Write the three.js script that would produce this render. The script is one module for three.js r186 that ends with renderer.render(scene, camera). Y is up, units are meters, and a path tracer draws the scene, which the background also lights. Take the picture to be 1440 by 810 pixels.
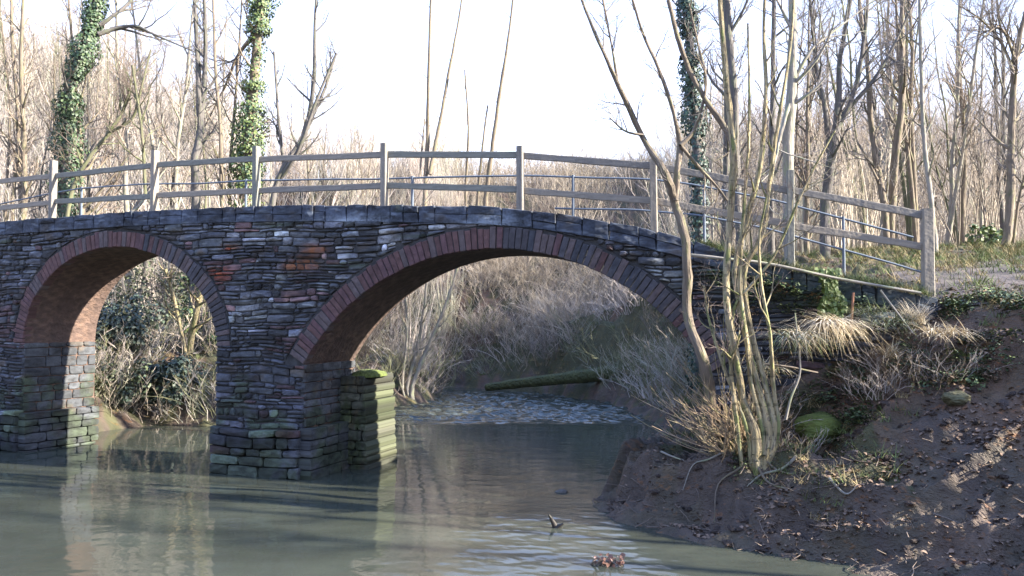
import * as THREE from 'three';
import { ImprovedNoise } from 'three/addons/math/ImprovedNoise.js';

// ------------------------------------------------------------------ camera, sky, sun, exposure
const EYE = 3.16, F = 1150;                       // eye height over the water, focal length in photo pixels (1440 x 810)
const PITCH = Math.atan(45 / F);
const camera = new THREE.PerspectiveCamera(2 * Math.atan(405 / F) * 180 / Math.PI, 1440 / 810, 0.1, 600);
camera.position.set(0, EYE, 0);
camera.rotation.set(PITCH, 0, 0);
const scene = new THREE.Scene();
const renderer = new THREE.WebGLRenderer({ antialias: true });
renderer.toneMapping = THREE.LinearToneMapping;
renderer.toneMappingExposure = 4.7;
renderer.shadowMap.enabled = true;

const SUN_AZ = -16 * Math.PI / 180, SUN_EL = 24 * Math.PI / 180;
const sunDir = new THREE.Vector3(Math.cos(SUN_EL) * Math.cos(SUN_AZ), Math.sin(SUN_EL), -Math.cos(SUN_EL) * Math.sin(SUN_AZ));
const sun = new THREE.DirectionalLight(new THREE.Color(1.0, 0.925, 0.8), 5);
sun.position.copy(sunDir).multiplyScalar(90).add(new THREE.Vector3(0, 0, -20));
sun.target.position.set(0, 0, -20);
sun.castShadow = true; sun.shadow.radius = 1.2;
sun.shadow.mapSize.set(4096, 4096);
Object.assign(sun.shadow.camera, { left: -70, right: 70, top: 60, bottom: -60, near: 1, far: 260 });
scene.add(sun, sun.target);
{
  const W = 512, H = 256, d = new Float32Array(W * H * 4);
  for (let j = 0; j < H; j++) for (let i = 0; i < W; i++) {
    const el = ((j + 0.5) / H - 0.5) * Math.PI, az = ((i + 0.5) / W - 0.5) * 2 * Math.PI;
    const v = new THREE.Vector3(Math.cos(el) * Math.cos(az), Math.sin(el), Math.cos(el) * Math.sin(az));
    const cs = Math.max(0, v.dot(sunDir)), e = Math.max(0, v.y);
    const t = Math.pow(1 - e, 2.3);                                   // thin winter haze whitens the lower sky
    const glow = 0.55 * Math.pow(cs, 6) + 0.9 * Math.pow(cs, 60);
    const k = (j * W + i) * 4;
    d[k] = 0.62 * (0.19 + 0.72 * t + glow); d[k + 1] = 0.62 * (0.34 + 0.60 * t + glow * 0.95); d[k + 2] = 0.62 * (0.76 + 0.26 * t + glow * 0.86); d[k + 3] = 1;
  }
  const t = new THREE.DataTexture(d, W, H, THREE.RGBAFormat, THREE.FloatType);
  t.mapping = THREE.EquirectangularReflectionMapping; t.magFilter = THREE.LinearFilter; t.minFilter = THREE.LinearFilter; t.needsUpdate = true;
  scene.background = t; scene.environment = t;
}

// ------------------------------------------------------------------ helpers
let _s = 12345;
const seed = (n) => { _s = n | 0; };
const rnd = () => { _s = (_s + 0x6d2b79f5) | 0; let t = Math.imul(_s ^ (_s >>> 15), 1 | _s); t = (t + Math.imul(t ^ (t >>> 7), 61 | t)) ^ t; return ((t ^ (t >>> 14)) >>> 0) / 4294967296; };
const rr = (a, b) => a + (b - a) * rnd();
const clamp = (x, a = 0, b = 1) => Math.min(b, Math.max(a, x));
const lerp = (a, b, t) => a + (b - a) * t;
const sstep = (a, b, x) => { const t = clamp((x - a) / (b - a)); return t * t * (3 - 2 * t); };
const IN = new ImprovedNoise();
const noise = (x, y, z = 0) => IN.noise(x + 31.7, y + 17.3, z + 5.1);
const fbm = (x, y, o = 4, z = 0) => { let a = 0, w = 0.5, f = 1; for (let i = 0; i < o; i++) { a += w * noise(x * f, y * f, z + i * 7.3); f *= 2.03; w *= 0.5; } return a; };
const V = (x, y, z) => new THREE.Vector3(x, y, z);
const lin = (r, g, b) => new THREE.Color().setRGB(r, g, b);
const taken = new Map();
const numbered = (n) => { const k = taken.get(n) ?? 0; taken.set(n, k + 1); return k ? n + '_' + String(k).padStart(3, '0') : n; };
const interp = (tab, x) => {
  if (x <= tab[0][0]) { const [a, b] = [tab[0], tab[1]]; return a[1] + (b[1] - a[1]) * (x - a[0]) / (b[0] - a[0]); }
  for (let i = 1; i < tab.length; i++) if (x <= tab[i][0] || i === tab.length - 1) { const a = tab[i - 1], b = tab[i]; return a[1] + (b[1] - a[1]) * (x - a[0]) / (b[0] - a[0]); }
};
// periodic noise for tiled textures
function pn(x, y, P, sd) {
  const xi = Math.floor(x), yi = Math.floor(y), fx = x - xi, fy = y - yi;
  const h = (a, b) => { let k = Math.imul(((a % P) + P) % P + 1, 374761393) ^ Math.imul(((b % P) + P) % P + 1, 668265263) ^ Math.imul(sd + 1, 2246822519); k = Math.imul(k ^ (k >>> 13), 1274126177); return ((k ^ (k >>> 16)) >>> 0) / 4294967296; };
  const u = fx * fx * (3 - 2 * fx), v = fy * fy * (3 - 2 * fy);
  return lerp(lerp(h(xi, yi), h(xi + 1, yi), u), lerp(h(xi, yi + 1), h(xi + 1, yi + 1), u), v);
}
const pf = (u, v, P, o, sd) => { let a = 0, w = 0.5; for (let i = 0; i < o; i++) { a += w * pn(u * P, v * P, P, sd + i); P *= 2; w *= 0.5; } return a / (1 - Math.pow(0.5, o)); };
function tex(W, H, fn, color = true) {
  const d = new Uint8Array(W * H * 4), c = new THREE.Color();
  for (let j = 0; j < H; j++) for (let i = 0; i < W; i++) {
    const r = fn((i + 0.5) / W, (j + 0.5) / H), k = (j * W + i) * 4;
    if (color) { c.setRGB(clamp(r[0]), clamp(r[1]), clamp(r[2])); c.convertLinearToSRGB(); d[k] = c.r * 255; d[k + 1] = c.g * 255; d[k + 2] = c.b * 255; } else d[k] = d[k + 1] = d[k + 2] = clamp(r) * 255;
    d[k + 3] = 255;
  }
  const t = new THREE.DataTexture(d, W, H, THREE.RGBAFormat);
  t.wrapS = t.wrapT = THREE.RepeatWrapping; t.magFilter = THREE.LinearFilter; t.minFilter = THREE.LinearMipmapLinearFilter; t.generateMipmaps = true;
  if (color) t.colorSpace = THREE.SRGBColorSpace;
  t.needsUpdate = true; return t;
}
const std = (o) => new THREE.MeshStandardMaterial({ roughness: 0.95, metalness: 0, side: THREE.DoubleSide, ...o });

// photo pixel -> ray, D is the distance along the view in plan (D = -z)
const cp = Math.cos(PITCH), sp = Math.sin(PITCH);
function ray(px, py) {
  const x = (px - 720) / F, y = (405 - py) / F;
  const dy = y * cp + sp, dd = cp - y * sp;
  return { x: x / dd, y: dy / dd };                                   // per metre of D
}
const at = (px, py, D) => { const r = ray(px, py); return V(r.x * D, EYE + r.y * D, -D); };

class MB {                                                            // mesh builder
  constructor() { this.p = []; this.n = []; this.u = []; this.c = []; this.i = []; this.k = 0; }
  v(p, n, u = 0, w = 0, c) { this.p.push(p.x, p.y, p.z); this.n.push(n.x, n.y, n.z); this.u.push(u, w); if (c) this.c.push(c.r, c.g, c.b); return this.k++; }
  tri(a, b, c) { this.i.push(a, b, c); }
  get empty() { return !this.i.length; }
  geo(off) {
    const g = new THREE.BufferGeometry();
    if (off) for (let i = 0; i < this.p.length; i += 3) { this.p[i] -= off.x; this.p[i + 1] -= off.y; this.p[i + 2] -= off.z; }
    g.setAttribute('position', new THREE.Float32BufferAttribute(this.p, 3));
    g.setAttribute('normal', new THREE.Float32BufferAttribute(this.n, 3));
    g.setAttribute('uv', new THREE.Float32BufferAttribute(this.u, 2));
    if (this.c.length) g.setAttribute('color', new THREE.Float32BufferAttribute(this.c, 3));
    g.setIndex(this.i); return g;
  }
}
const _t = V(), _a = V(), _b = V();
function tube(mb, pts, rad, sides, col, lump = 0) {
  let nrm = null; const len0 = mb.k; let L = 0;
  for (let i = 0; i < pts.length; i++) {
    const t = pts[Math.min(i + 1, pts.length - 1)].clone().sub(pts[Math.max(i - 1, 0)]).normalize();
    if (!nrm) { nrm = Math.abs(t.y) < 0.9 ? V(0, 1, 0) : V(1, 0, 0); }
    nrm = nrm.clone().addScaledVector(t, -nrm.dot(t)).normalize();
    const bi = _b.crossVectors(t, nrm);
    if (i) L += pts[i].distanceTo(pts[i - 1]);
    for (let k = 0; k <= sides; k++) {
      const a = k / sides * Math.PI * 2, n = _a.copy(nrm).multiplyScalar(Math.cos(a)).addScaledVector(bi, Math.sin(a));
      const r = rad[i] * (1 + (lump ? lump * noise(pts[i].x * 3 + Math.cos(a) * 2, pts[i].y * 2.2, Math.sin(a) * 2) : 0));
      mb.v(_t.copy(pts[i]).addScaledVector(n, r), n, k / sides * Math.max(0.05, rad[0] * 6.28), L, col);
    }
  }
  for (let i = 0; i < pts.length - 1; i++) for (let k = 0; k < sides; k++) {
    const a = len0 + i * (sides + 1) + k, b = a + sides + 1;
    mb.tri(a, a + 1, b); mb.tri(b, a + 1, b + 1);
  }
  const cap = (row, flip) => { for (let k = 1; k < sides - 1; k++) flip ? mb.tri(row, row + k + 1, row + k) : mb.tri(row, row + k, row + k + 1); };
  if (rad[0] > 0.012) cap(len0, false);
  if (rad[rad.length - 1] > 0.012) cap(len0 + (pts.length - 1) * (sides + 1), true);
}
function leaf(mb, p, out, size, col) {                                 // a folded six point leaf
  const a = V(rr(-1, 1), rr(-1, 1), rr(-1, 1)).cross(out).normalize(), b = V().crossVectors(out, a).normalize();
  const o = out, f = size * 0.22, base = mb.k;
  const q = [[-0.5, 0, 0], [-0.15, 0.42, 1], [0.25, 0.3, 1], [0.6, 0, 0.2], [0.25, -0.3, 1], [-0.15, -0.42, 1]];
  for (const [x, y, z] of q) mb.v(p.clone().addScaledVector(a, x * size).addScaledVector(b, y * size).addScaledVector(o, z * f), _a.copy(o).addScaledVector(b, -y * 0.8).normalize(), x, y, col);
  mb.tri(base, base + 2, base + 1); mb.tri(base, base + 3, base + 2); mb.tri(base, base + 4, base + 3); mb.tri(base, base + 5, base + 4);
}
function blade(mb, p, dir, len, w, droop, col) {
  const side = V(-dir.z, 0, dir.x).normalize(); if (side.lengthSq() < 0.5) side.set(1, 0, 0);
  const base = mb.k; let q = p.clone(), d = dir.clone().normalize();
  for (let i = 0; i <= 3; i++) {
    const ww = w * (1 - i / 3.2), n = V().crossVectors(side, d).normalize();
    mb.v(q.clone().addScaledVector(side, ww), n, 0, i, col); mb.v(q.clone().addScaledVector(side, -ww), n, 1, i, col);
    d.y -= droop; d.normalize(); q = q.clone().addScaledVector(d, len / 3);
  }
  for (let i = 0; i < 3; i++) { const a = base + i * 2; mb.tri(a, a + 2, a + 1); mb.tri(a + 1, a + 2, a + 3); }
}
function shade(o) { o.traverse?.((m) => { if (m.isMesh) { m.castShadow = m.receiveShadow = true; } }); return o; }
function tag(o, label, category, group, kind) {
  o.userData.label = label; if (category) o.userData.category = category;
  if (group) o.userData.group = group; if (kind) o.userData.kind = kind; return o;
}
function mesh(name, geo, mat, parent) { const m = new THREE.Mesh(geo, mat); m.name = name; m.castShadow = m.receiveShadow = true; (parent ?? scene).add(m); return m; }
function thing(name, label, category, pos, group) { const g = new THREE.Group(); g.name = numbered(name); g.position.copy(pos); scene.add(g); return tag(g, label, category, group); }
function struct(name, geo, mat, label, category) { const m = mesh(numbered(name), geo, mat); m.userData.kind = 'structure'; m.userData.label = label; m.userData.category = category; return m; }

// ------------------------------------------------------------------ plan of the bridge: a gently curved face
const TH0 = 17 * Math.PI / 180, KAP = 0.8 * Math.PI / 180, WID = 1.9;
const th = (s) => TH0 - KAP * s;
const faceX = (s) => (Math.sin(TH0) - Math.sin(th(s))) / KAP;
const faceD = (s) => 15 - (Math.cos(th(s)) - Math.cos(TH0)) / KAP;
const plan = (s, off) => [faceX(s) - Math.sin(th(s)) * off, faceD(s) - Math.cos(th(s)) * off];      // off > 0 is towards the viewer
const wp = (s, v, off = 0) => { const [x, d] = plan(s, off); return V(x, v, -d); };
function hit(px, py, off = 0) {                                        // pixel -> (s, v) on the face moved by off
  const r = ray(px, py); let a = -18, b = 14;
  for (let i = 0; i < 60; i++) { const m = (a + b) / 2, [x, d] = plan(m, off); if (x / d < r.x) a = m; else b = m; }
  const [, d] = plan(a, off); return [a, EYE + r.y * d];
}
const line = (pts, off = 0) => pts.map(([x, y]) => hit(x, y, off));
const COPE = line([[-120, 325], [0, 312], [100, 303], [220, 295], [330, 290], [440, 288], [600, 288.5], [680, 290], [740, 294], [800, 302], [850, 310], [900, 320], [950, 332], [1000, 347], [1080, 371], [1150, 385], [1220, 398], [1300, 413], [1350, 425]]);
const copeTop = (s) => interp(COPE, s);
const CH = 0.34;                                                       // height of the coping course
function circle(a, b, c) {
  const A = b[0] - a[0], B = b[1] - a[1], C = c[0] - a[0], D = c[1] - a[1], E = A * (a[0] + b[0]) + B * (a[1] + b[1]), G = C * (a[0] + c[0]) + D * (a[1] + c[1]), K = 2 * (A * (c[1] - b[1]) - B * (c[0] - b[0]));
  const x = (D * E - B * G) / K, y = (A * G - C * E) / K; return [x, y, Math.hypot(a[0] - x, a[1] - y)];
}
// an arch is a piece of ellipse: centre (cu, cv), half axes a and b, from angle a0 to pi - a0; pt(q, off) lies off metres outside the intrados
function arch(cu, cv, a, b, vs, ring) {
  const a0 = Math.asin(clamp((vs - cv) / b, 0, 1)), half = a * Math.cos(a0);
  return { cu, cv, a, b, vs, ring, a0, uL: cu - half, uR: cu + half, pt: (q, off = 0) => { const nx = Math.cos(q) / a, ny = Math.sin(q) / b, L = Math.hypot(nx, ny); return [cu + a * Math.cos(q) + off * nx / L, cv + b * Math.sin(q) + off * ny / L]; } };
}
const ARCH = [];
{
  const uL = hit(33, 500)[0], uR = hit(304, 500)[0], vs = hit(33, 482)[1], va = hit(163, 347)[1];
  ARCH.push(arch((uL + uR) / 2, vs, (uR - uL) / 2, va - vs, vs, 0.40));
  const [cu, cv, R] = circle(hit(473, 448), hit(712, 350), hit(920, 432)); ARCH.push(arch(cu, cv, R, R, hit(417, 512)[1], 0.42));
}
if (0) console.log('arches', JSON.stringify(ARCH.map((a) => Object.fromEntries(Object.entries(a).filter(([k]) => k !== 'pt').map(([k, v]) => [k, +v.toFixed(2)])))), 'post s', hit(1303, 390)[0].toFixed(2), hit(0, 400)[0].toFixed(2));

// ------------------------------------------------------------------ terrain
const RIVER = [[-60, 3], [-12, 4.4], [0, 5], [3.4, 5.6], [4.9, 8], [4.55, 10.05], [3.8, 10.75], [2.8, 11.5], [2.24, 12.2], [1.6, 13.0], [1.35, 14.2], [1.75, 15.4], [3.2, 18], [4.3, 22], [4.3, 26.5], [3.6, 31.4], [1.24, 35.4], [-1.3, 37.8], [-6, 40], [-14, 42], [-30, 44],
  [-30, 38.5], [-14, 37], [-6, 36], [-2.9, 35.4], [-2.9, 32], [-4.4, 29.2], [-6.4, 26.3], [-8.6, 24.4], [-11.0, 24.6], [-12.0, 22.9], [-12.6, 20.5], [-14, 17.5], [-22, 13], [-60, 11]];
function sdRiver(x, d) {                                               // > 0 on land
  let best = 1e9, inside = false;
  for (let i = 0, j = RIVER.length - 1; i < RIVER.length; j = i++) {
    const [ax, ay] = RIVER[j], [bx, by] = RIVER[i], ex = bx - ax, ey = by - ay, wx = x - ax, wy = d - ay;
    const t = clamp((wx * ex + wy * ey) / (ex * ex + ey * ey)), q = (wx - ex * t) ** 2 + (wy - ey * t) ** 2;
    if (q < best) best = q;
    if ((by > d) !== (ay > d) && x < (ax - bx) * (d - by) / (ay - by) + bx) inside = !inside;
  }
  return (inside ? -1 : 1) * Math.sqrt(best);
}
const PROF_L = [[-3, 0.4], [0, 0.04], [0.3, 0.3], [1.2, 1.1], [2.2, 1.85], [3.5, 2.45], [5, 3.3], [7, 3.9], [14, 4.7], [40, 5.6]];
const PROF_R = [[-3, 0.4], [0, 0.04], [0.3, 0.3], [1.2, 1.2], [2.2, 2.1], [3.5, 3.25], [5, 3.65], [7, 4.05], [14, 5.0], [40, 6.2]];
const PATH = [[6.3, 14.6], [7.4, 14.5], [8.6, 14.7], [10.2, 15.3], [12.4, 16.4], [16, 18], [22, 20]];
function pathDist(x, d) {
  if (x < 4 || x > 26 || d < 10 || d > 25) return 9;
  let b = 9; for (let i = 1; i < PATH.length; i++) { const [ax, ay] = PATH[i - 1], ex = PATH[i][0] - ax, ey = PATH[i][1] - ay, t = clamp(((x - ax) * ex + (d - ay) * ey) / (ex * ex + ey * ey)); b = Math.min(b, Math.hypot(x - ax - ex * t, d - ay - ey * t)); }
  return b;
}
function land(x, d) {
  const e = 11.2 - 0.52 * (Math.min(x, 14) - 3.15), dp = d - e;
  const right = lerp(interp(PROF_L, dp), interp(PROF_R, dp), sstep(5.4, 7.6, x)) + 0.8 * sstep(0.4, 5, x - 0.66 * d) + 2.5 * sstep(14, 34, x - 0.3 * d);
  const near = 1.5 + 9 * sstep(3, 30, -d) + 2.8 * sstep(6, 12, x);
  const back = 1.3 + 1.6 * sstep(0, 7, sdRiver(x, d)) + 0.05 * Math.max(0, d - 30);
  const hill = 9 * sstep(38, 62, d + 0.12 * Math.abs(x));
  const leftOrBack = back + hill;
  let h = lerp(near, right, sstep(6, 10, d));
  const wl = x < 1.5 ? 1 : 0;
  if (wl) h = d < 10 ? near : leftOrBack;
  else h = lerp(h, Math.max(leftOrBack, lerp(h, leftOrBack, sstep(26, 44, d))), sstep(20, 40, d));
  return h;
}
const SCARP = [[0, -0.03], [0.45, 0.14], [0.62, 0.5], [0.8, 0.82], [1.4, 1.15], [3, 2.3], [6, 6]];
function ground(x, d, fine = true) {
  let sd = sdRiver(x, d);
  if (d > 16) sd += 0.4 * noise(x * 0.8, d * 0.8, 2) + 0.22 * noise(x * 2.3, d * 2.3, 7);
  let h;
  if (sd < 0) h = -0.05 - Math.min(1.1, -sd * 0.55);
  else {
    const wob = 1 + 0.35 * noise(x * 0.9, d * 0.9);
    const steep = (d > 24 ? lerp(0.9, 1.5, sstep(29, 32, d) * sstep(-2, 2, x)) : x < 5 && d < 18 && d > 9 ? 2.1 : 1.3) * wob;
    const scarp = x > 1.2 && x < 9.5 && d > 8.5 && d < 15;
    const a = scarp ? interp(SCARP, sd + 0.22 * noise(x * 1.4, d * 1.4, 3) * sstep(0.1, 0.6, sd)) : -0.05 + sd * steep, b = land(x, d), k = 0.25, t = clamp(0.5 + 0.5 * (b - a) / k);
    h = lerp(b, a, t) - k * t * (1 - t);
    if (x > 0 && x < 6 && d > 12.8 && d < 24) h = lerp(h, Math.min(h, 0.75 + 3 * sstep(3.3, 5.2, x) + 0.12 * noise(x * 1.3, d * 1.3)), sstep(12.8, 13.6, d) * (1 - sstep(20, 24, d)));
  }
  if (fine) {
    const m = sstep(-0.3, 0.5, sd) * sstep(1.7, 2.6, pathDist(x, d)), nearR = x > 0.5 && x < 11 && d > 8 && d < 17 ? 1 : 0;
    h += m * (0.10 * noise(x * 1.1, d * 1.1) + 0.055 * noise(x * 3.1, d * 3.1, 3) + 0.028 * noise(x * 7.5, d * 7.5, 6));
    if (nearR) { const r = 1 - Math.abs(noise(x * 1.1 + d * 0.7, d * 1.7, 9)) * 2; h += m * (0.26 * r * r - 0.1); h += m * (0.07 * Math.abs(noise(x * 4.3, d * 4.3, 14)) + 0.05 * noise(x * 11, d * 11, 4)); }
  }
  h -= 1.15 * Math.exp(-(((x - 4.75) / 0.42) ** 2) - ((d - 12.75) / 0.5) ** 2);                     // the scoured hollow beside the alder
  return h;
}
const gp = (x, d, up = 0) => V(x, ground(x, d) + up, -d);
const onGround = (px, py, D0 = 8, D1 = 90) => {                        // first place where a pixel's ray meets the ground
  const r = ray(px, py); for (let D = D0; D < D1; D += 0.03) if (EYE + r.y * D <= ground(r.x * D, D)) return V(r.x * D, ground(r.x * D, D), -D);
  return at(px, py, D1);
};

// ------------------------------------------------------------------ textures and materials
const soilMap = tex(1024, 1024, (u, v) => {
  const a = pf(u, v, 6, 6, 1), b = pf(u, v, 48, 4, 9), c = pf(u, v, 14, 5, 21), g = 0.55 + 0.75 * a * (0.5 + b);
  const leafy = sstep(0.60, 0.72, c) * sstep(0.45, 0.6, b);
  return [lerp(g * 0.9, 1.5, leafy), lerp(g * 0.84, 1.0, leafy), lerp(g * 0.8, 0.66, leafy)].map((x) => x * 0.52);
});
const soilBump = tex(1024, 1024, (u, v) => 0.6 * pf(u, v, 12, 6, 33) + 0.4 * Math.abs(pf(u, v, 40, 4, 5) * 2 - 1), false);
const barkMap = tex(256, 512, (u, v) => {
  const a = pf(u, v * 0.999, 8, 5, 3), s = pn(u * 24, v * 6, 24, 8), m = sstep(0.5, 0.72, pf(u, v, 6, 4, 40));
  const g = 0.55 + 0.55 * a + 0.25 * (s - 0.5); return [g * lerp(1, 0.9, m), g * lerp(0.97, 1.02, m), g * lerp(0.92, 0.72, m)];
});
barkMap.repeat.set(2, 0.8);
const barkBump = tex(256, 512, (u, v) => 0.5 * pn(u * 20, v * 5, 20, 2) + 0.5 * pf(u, v, 16, 4, 6), false); barkBump.repeat.set(2, 0.8);
const alderMap = tex(256, 1024, (u, v) => {                              // olive bark with pale lichen, dark scars and moss
  const a = pf(u, v, 8, 5, 3), l = sstep(0.52, 0.66, pf(u, v, 10, 4, 61)), k = sstep(0.58, 0.7, pf(u, v, 12, 4, 83)), m = sstep(0.55, 0.72, pf(u, v, 5, 4, 97)), band = sstep(0.72, 0.9, pn(u * 4, v * 56, 56, 12));
  let c = [0.31, 0.25, 0.14].map((x) => x * (0.5 + a)); c = c.map((x, i) => lerp(x, [0.36, 0.33, 0.24][i], 0.4 * l)); c = c.map((x, i) => lerp(x, [0.1, 0.08, 0.06][i], 0.8 * k)); c = c.map((x, i) => lerp(x, [0.15, 0.18, 0.05][i], 0.75 * m)); return c.map((x) => x * (1 - 0.5 * band));
}); alderMap.repeat.set(2, 0.6);
const S0 = -17, S1 = 11, FV0 = -0.8, FV1 = 6.2;                         // extent of the face texture
const blob = (s, v, px, py, rs, rv, amt) => { const [a, b] = hit(px, py); const q = ((s - a) / rs) ** 2 + ((v - b) / rv) ** 2; return amt * Math.exp(-q); };
const STAINS = [[392, 390, 0.10, 0.22], [404, 420, 0.07, 0.12], [540, 330, 0.13, 0.25], [541, 375, 0.06, 0.4], [535, 392, 0.12, 0.1], [452, 405, 0.1, 0.1], [925, 368, 0.09, 0.2], [930, 392, 0.4, 0.12], [550, 342, 0.2, 0.12], [60, 385, 0.14, 0.16], [345, 440, 0.5, 0.3], [500, 310, 0.6, 0.1], [370, 330, 0.9, 0.16], [640, 318, 1.0, 0.05], [690, 312, 0.4, 0.14]].map(([x, y, a, b]) => [...hit(x, y), a, b]);
const RUST = [[430, 370, 0.35, 0.16], [410, 375, 0.25, 0.07], [445, 352, 0.3, 0.12], [310, 385, 0.3, 0.14], [325, 348, 0.2, 0.06]].map(([x, y, a, b]) => [...hit(x, y), a, b]);
const MOSSY = [[1080, 400, 1.2, 0.25], [1200, 425, 1.0, 0.2], [1010, 385, 0.5, 0.12], [395, 316, 0.5, 0.04], [590, 332, 0.5, 0.05], [10, 340, 0.5, 0.06], [490, 372, 0.5, 0.07]].map(([x, y, a, b]) => [...hit(x, y), a, b]);
const sumBlob = (list, s, v) => list.reduce((t, [a, b, c, d]) => t + Math.exp(-(((s - a) / c) ** 2) - ((v - b) / d) ** 2), 0);
const faceMap = tex(2048, 512, (u, w) => {
  const s = lerp(S0, S1, u), v = lerp(FV0, FV1, w);
  const n1 = fbm(s * 1.1, v * 2.2, 4), n2 = fbm(s * 5, v * 9, 3, 4), n3 = noise(s * 26, v * 34, 2), streak = fbm(s * 2.6, v * 14, 3, 11);
  let g = 0.62 + 0.5 * n1 + 0.5 * n2 + 0.16 * n3;
  g = clamp((g - 0.62) * 1.5 + 0.62, 0.12, 2); let c = [g * 0.9, g * 0.98, g * 1.16];
  const brown = sstep(0.08, 0.35, fbm(s * 1.7, v * 2.4, 3, 20)); c = c.map((x, i) => lerp(x, g * [1.1, 0.86, 0.66][i], 0.7 * brown));
  const pale = sstep(0.12, 0.3, streak + 0.25 * n1) * 0.85 * sstep(2.2, 3.2, v);                                 // lime that has run out of the joints
  const st = clamp(sumBlob(STAINS, s, v) * (0.75 + 1.2 * n2 + 0.5 * n3)); c = c.map((x, i) => lerp(x, [2.8, 2.95, 3.0][i], clamp(0.9 * st + pale * 0.42)));
  const ru = clamp(sumBlob(RUST, s, v) * (0.8 + 1.6 * n2)); c = c.map((x, i) => lerp(x, [2.3, 0.85, 0.3][i], 0.9 * ru));
  const mo = clamp(sumBlob(MOSSY, s, v) + sstep(0.15, 0.45, fbm(s * 1.4, v * 1.4, 4, 30) + lerp(0.34, -0.12, sstep(0.9, 2.6, v)))); c = c.map((x, i) => lerp(x, g * [0.62, 0.86, 0.46][i], 0.8 * mo));
  return c.map((x) => x * 0.29);
});
const faceBump = tex(1024, 256, (u, w) => { const s = lerp(S0, S1, u), v = lerp(FV0, FV1, w); return 0.5 + 0.5 * fbm(s * 7, v * 12, 4, 2); }, false);
const fuv = (s, v) => [(s - S0) / (S1 - S0), (v - FV0) / (FV1 - FV0)];
const grainMap = tex(512, 512, (u, v) => { const g = 0.6 + 0.8 * (pf(u, v, 8, 6, 77) - 0.1); return [g, g, g].map((x) => x * 0.8); });
const grainBump = tex(512, 512, (u, v) => pf(u, v, 16, 5, 91), false);
const barrelMap = tex(512, 512, (u, v) => { const g = 0.5 + 0.5 * pf(u, v, 8, 6, 55), m = sstep(0.5, 0.7, pf(u, v, 5, 4, 60)); return [g * lerp(1, 1.5, m), g * lerp(0.92, 1.35, m), g * lerp(0.84, 1.15, m)].map((x) => x * 0.6); });
const woodMap = tex(256, 256, (u, v) => { const g = 0.66 + 0.34 * pn(u * 6, v * 48, 48, 2) + 0.24 * (pf(u, v, 8, 4, 5) - 0.5); return [g, g * 0.98, g * 0.95].map((x) => x * 0.85); });

const M = {
  soil: std({ map: soilMap, bumpMap: soilBump, bumpScale: 0.05, vertexColors: true, roughness: 0.82 }),
  stone: std({ map: faceMap, bumpMap: faceBump, bumpScale: 0.04, vertexColors: true, roughness: 0.88 }),
  mortar: std({ map: grainMap, color: lin(0.06, 0.06, 0.062), bumpMap: grainBump, bumpScale: 0.02 }),
  barrel: std({ map: barrelMap, color: lin(0.19, 0.135, 0.12), bumpMap: grainBump, bumpScale: 0.03 }),
  brick: [[0.12, 0.066, 0.064], [0.15, 0.082, 0.078], [0.13, 0.072, 0.076], [0.13, 0.10, 0.10], [0.075, 0.068, 0.075], [0.085, 0.08, 0.092], [0.06, 0.062, 0.075]].map((c) => std({ map: grainMap, color: lin(...c), bumpMap: grainBump, bumpScale: 0.012 })),
  bark: std({ map: barkMap, bumpMap: barkBump, bumpScale: 0.02, color: lin(0.20, 0.165, 0.13) }),
  barkDark: std({ map: barkMap, bumpMap: barkBump, bumpScale: 0.02, color: lin(0.135, 0.125, 0.12) }),
  barkPale: std({ map: barkMap, bumpMap: barkBump, bumpScale: 0.015, color: lin(0.30, 0.28, 0.25) }),
  barkOlive: std({ map: alderMap, bumpMap: barkBump, bumpScale: 0.03 }),
  barkMoss: std({ map: barkMap, bumpMap: barkBump, bumpScale: 0.02, color: lin(0.15, 0.15, 0.095) }),
  twig: std({ color: lin(0.17, 0.13, 0.105) }), twigPale: std({ color: lin(0.36, 0.29, 0.23) }), twigDark: std({ color: lin(0.15, 0.135, 0.13) }),
  brush: std({ color: lin(1, 1, 1), vertexColors: false }),
  leaf: new THREE.MeshPhysicalMaterial({ roughness: 0.55, vertexColors: true, side: THREE.DoubleSide, transmission: 0.25, thickness: 0 }),
  dry: new THREE.MeshPhysicalMaterial({ roughness: 0.9, vertexColors: true, side: THREE.DoubleSide, transmission: 0.3, thickness: 0 }),
  wood: [[0.31, 0.28, 0.24], [0.27, 0.25, 0.225], [0.34, 0.30, 0.25], [0.25, 0.25, 0.22]].map((c) => std({ map: woodMap, color: lin(...c), bumpMap: grainBump, bumpScale: 0.008, roughness: 0.85 })),
  steel: std({ color: lin(0.10, 0.125, 0.16), roughness: 0.7 }),
  moss: std({ map: grainMap, color: lin(0.14, 0.175, 0.04), bumpMap: grainBump, bumpScale: 0.05 }),
  path: std({ map: grainMap, color: lin(0.125, 0.098, 0.083), bumpMap: grainBump, bumpScale: 0.02, roughness: 0.85 }),
};

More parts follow.
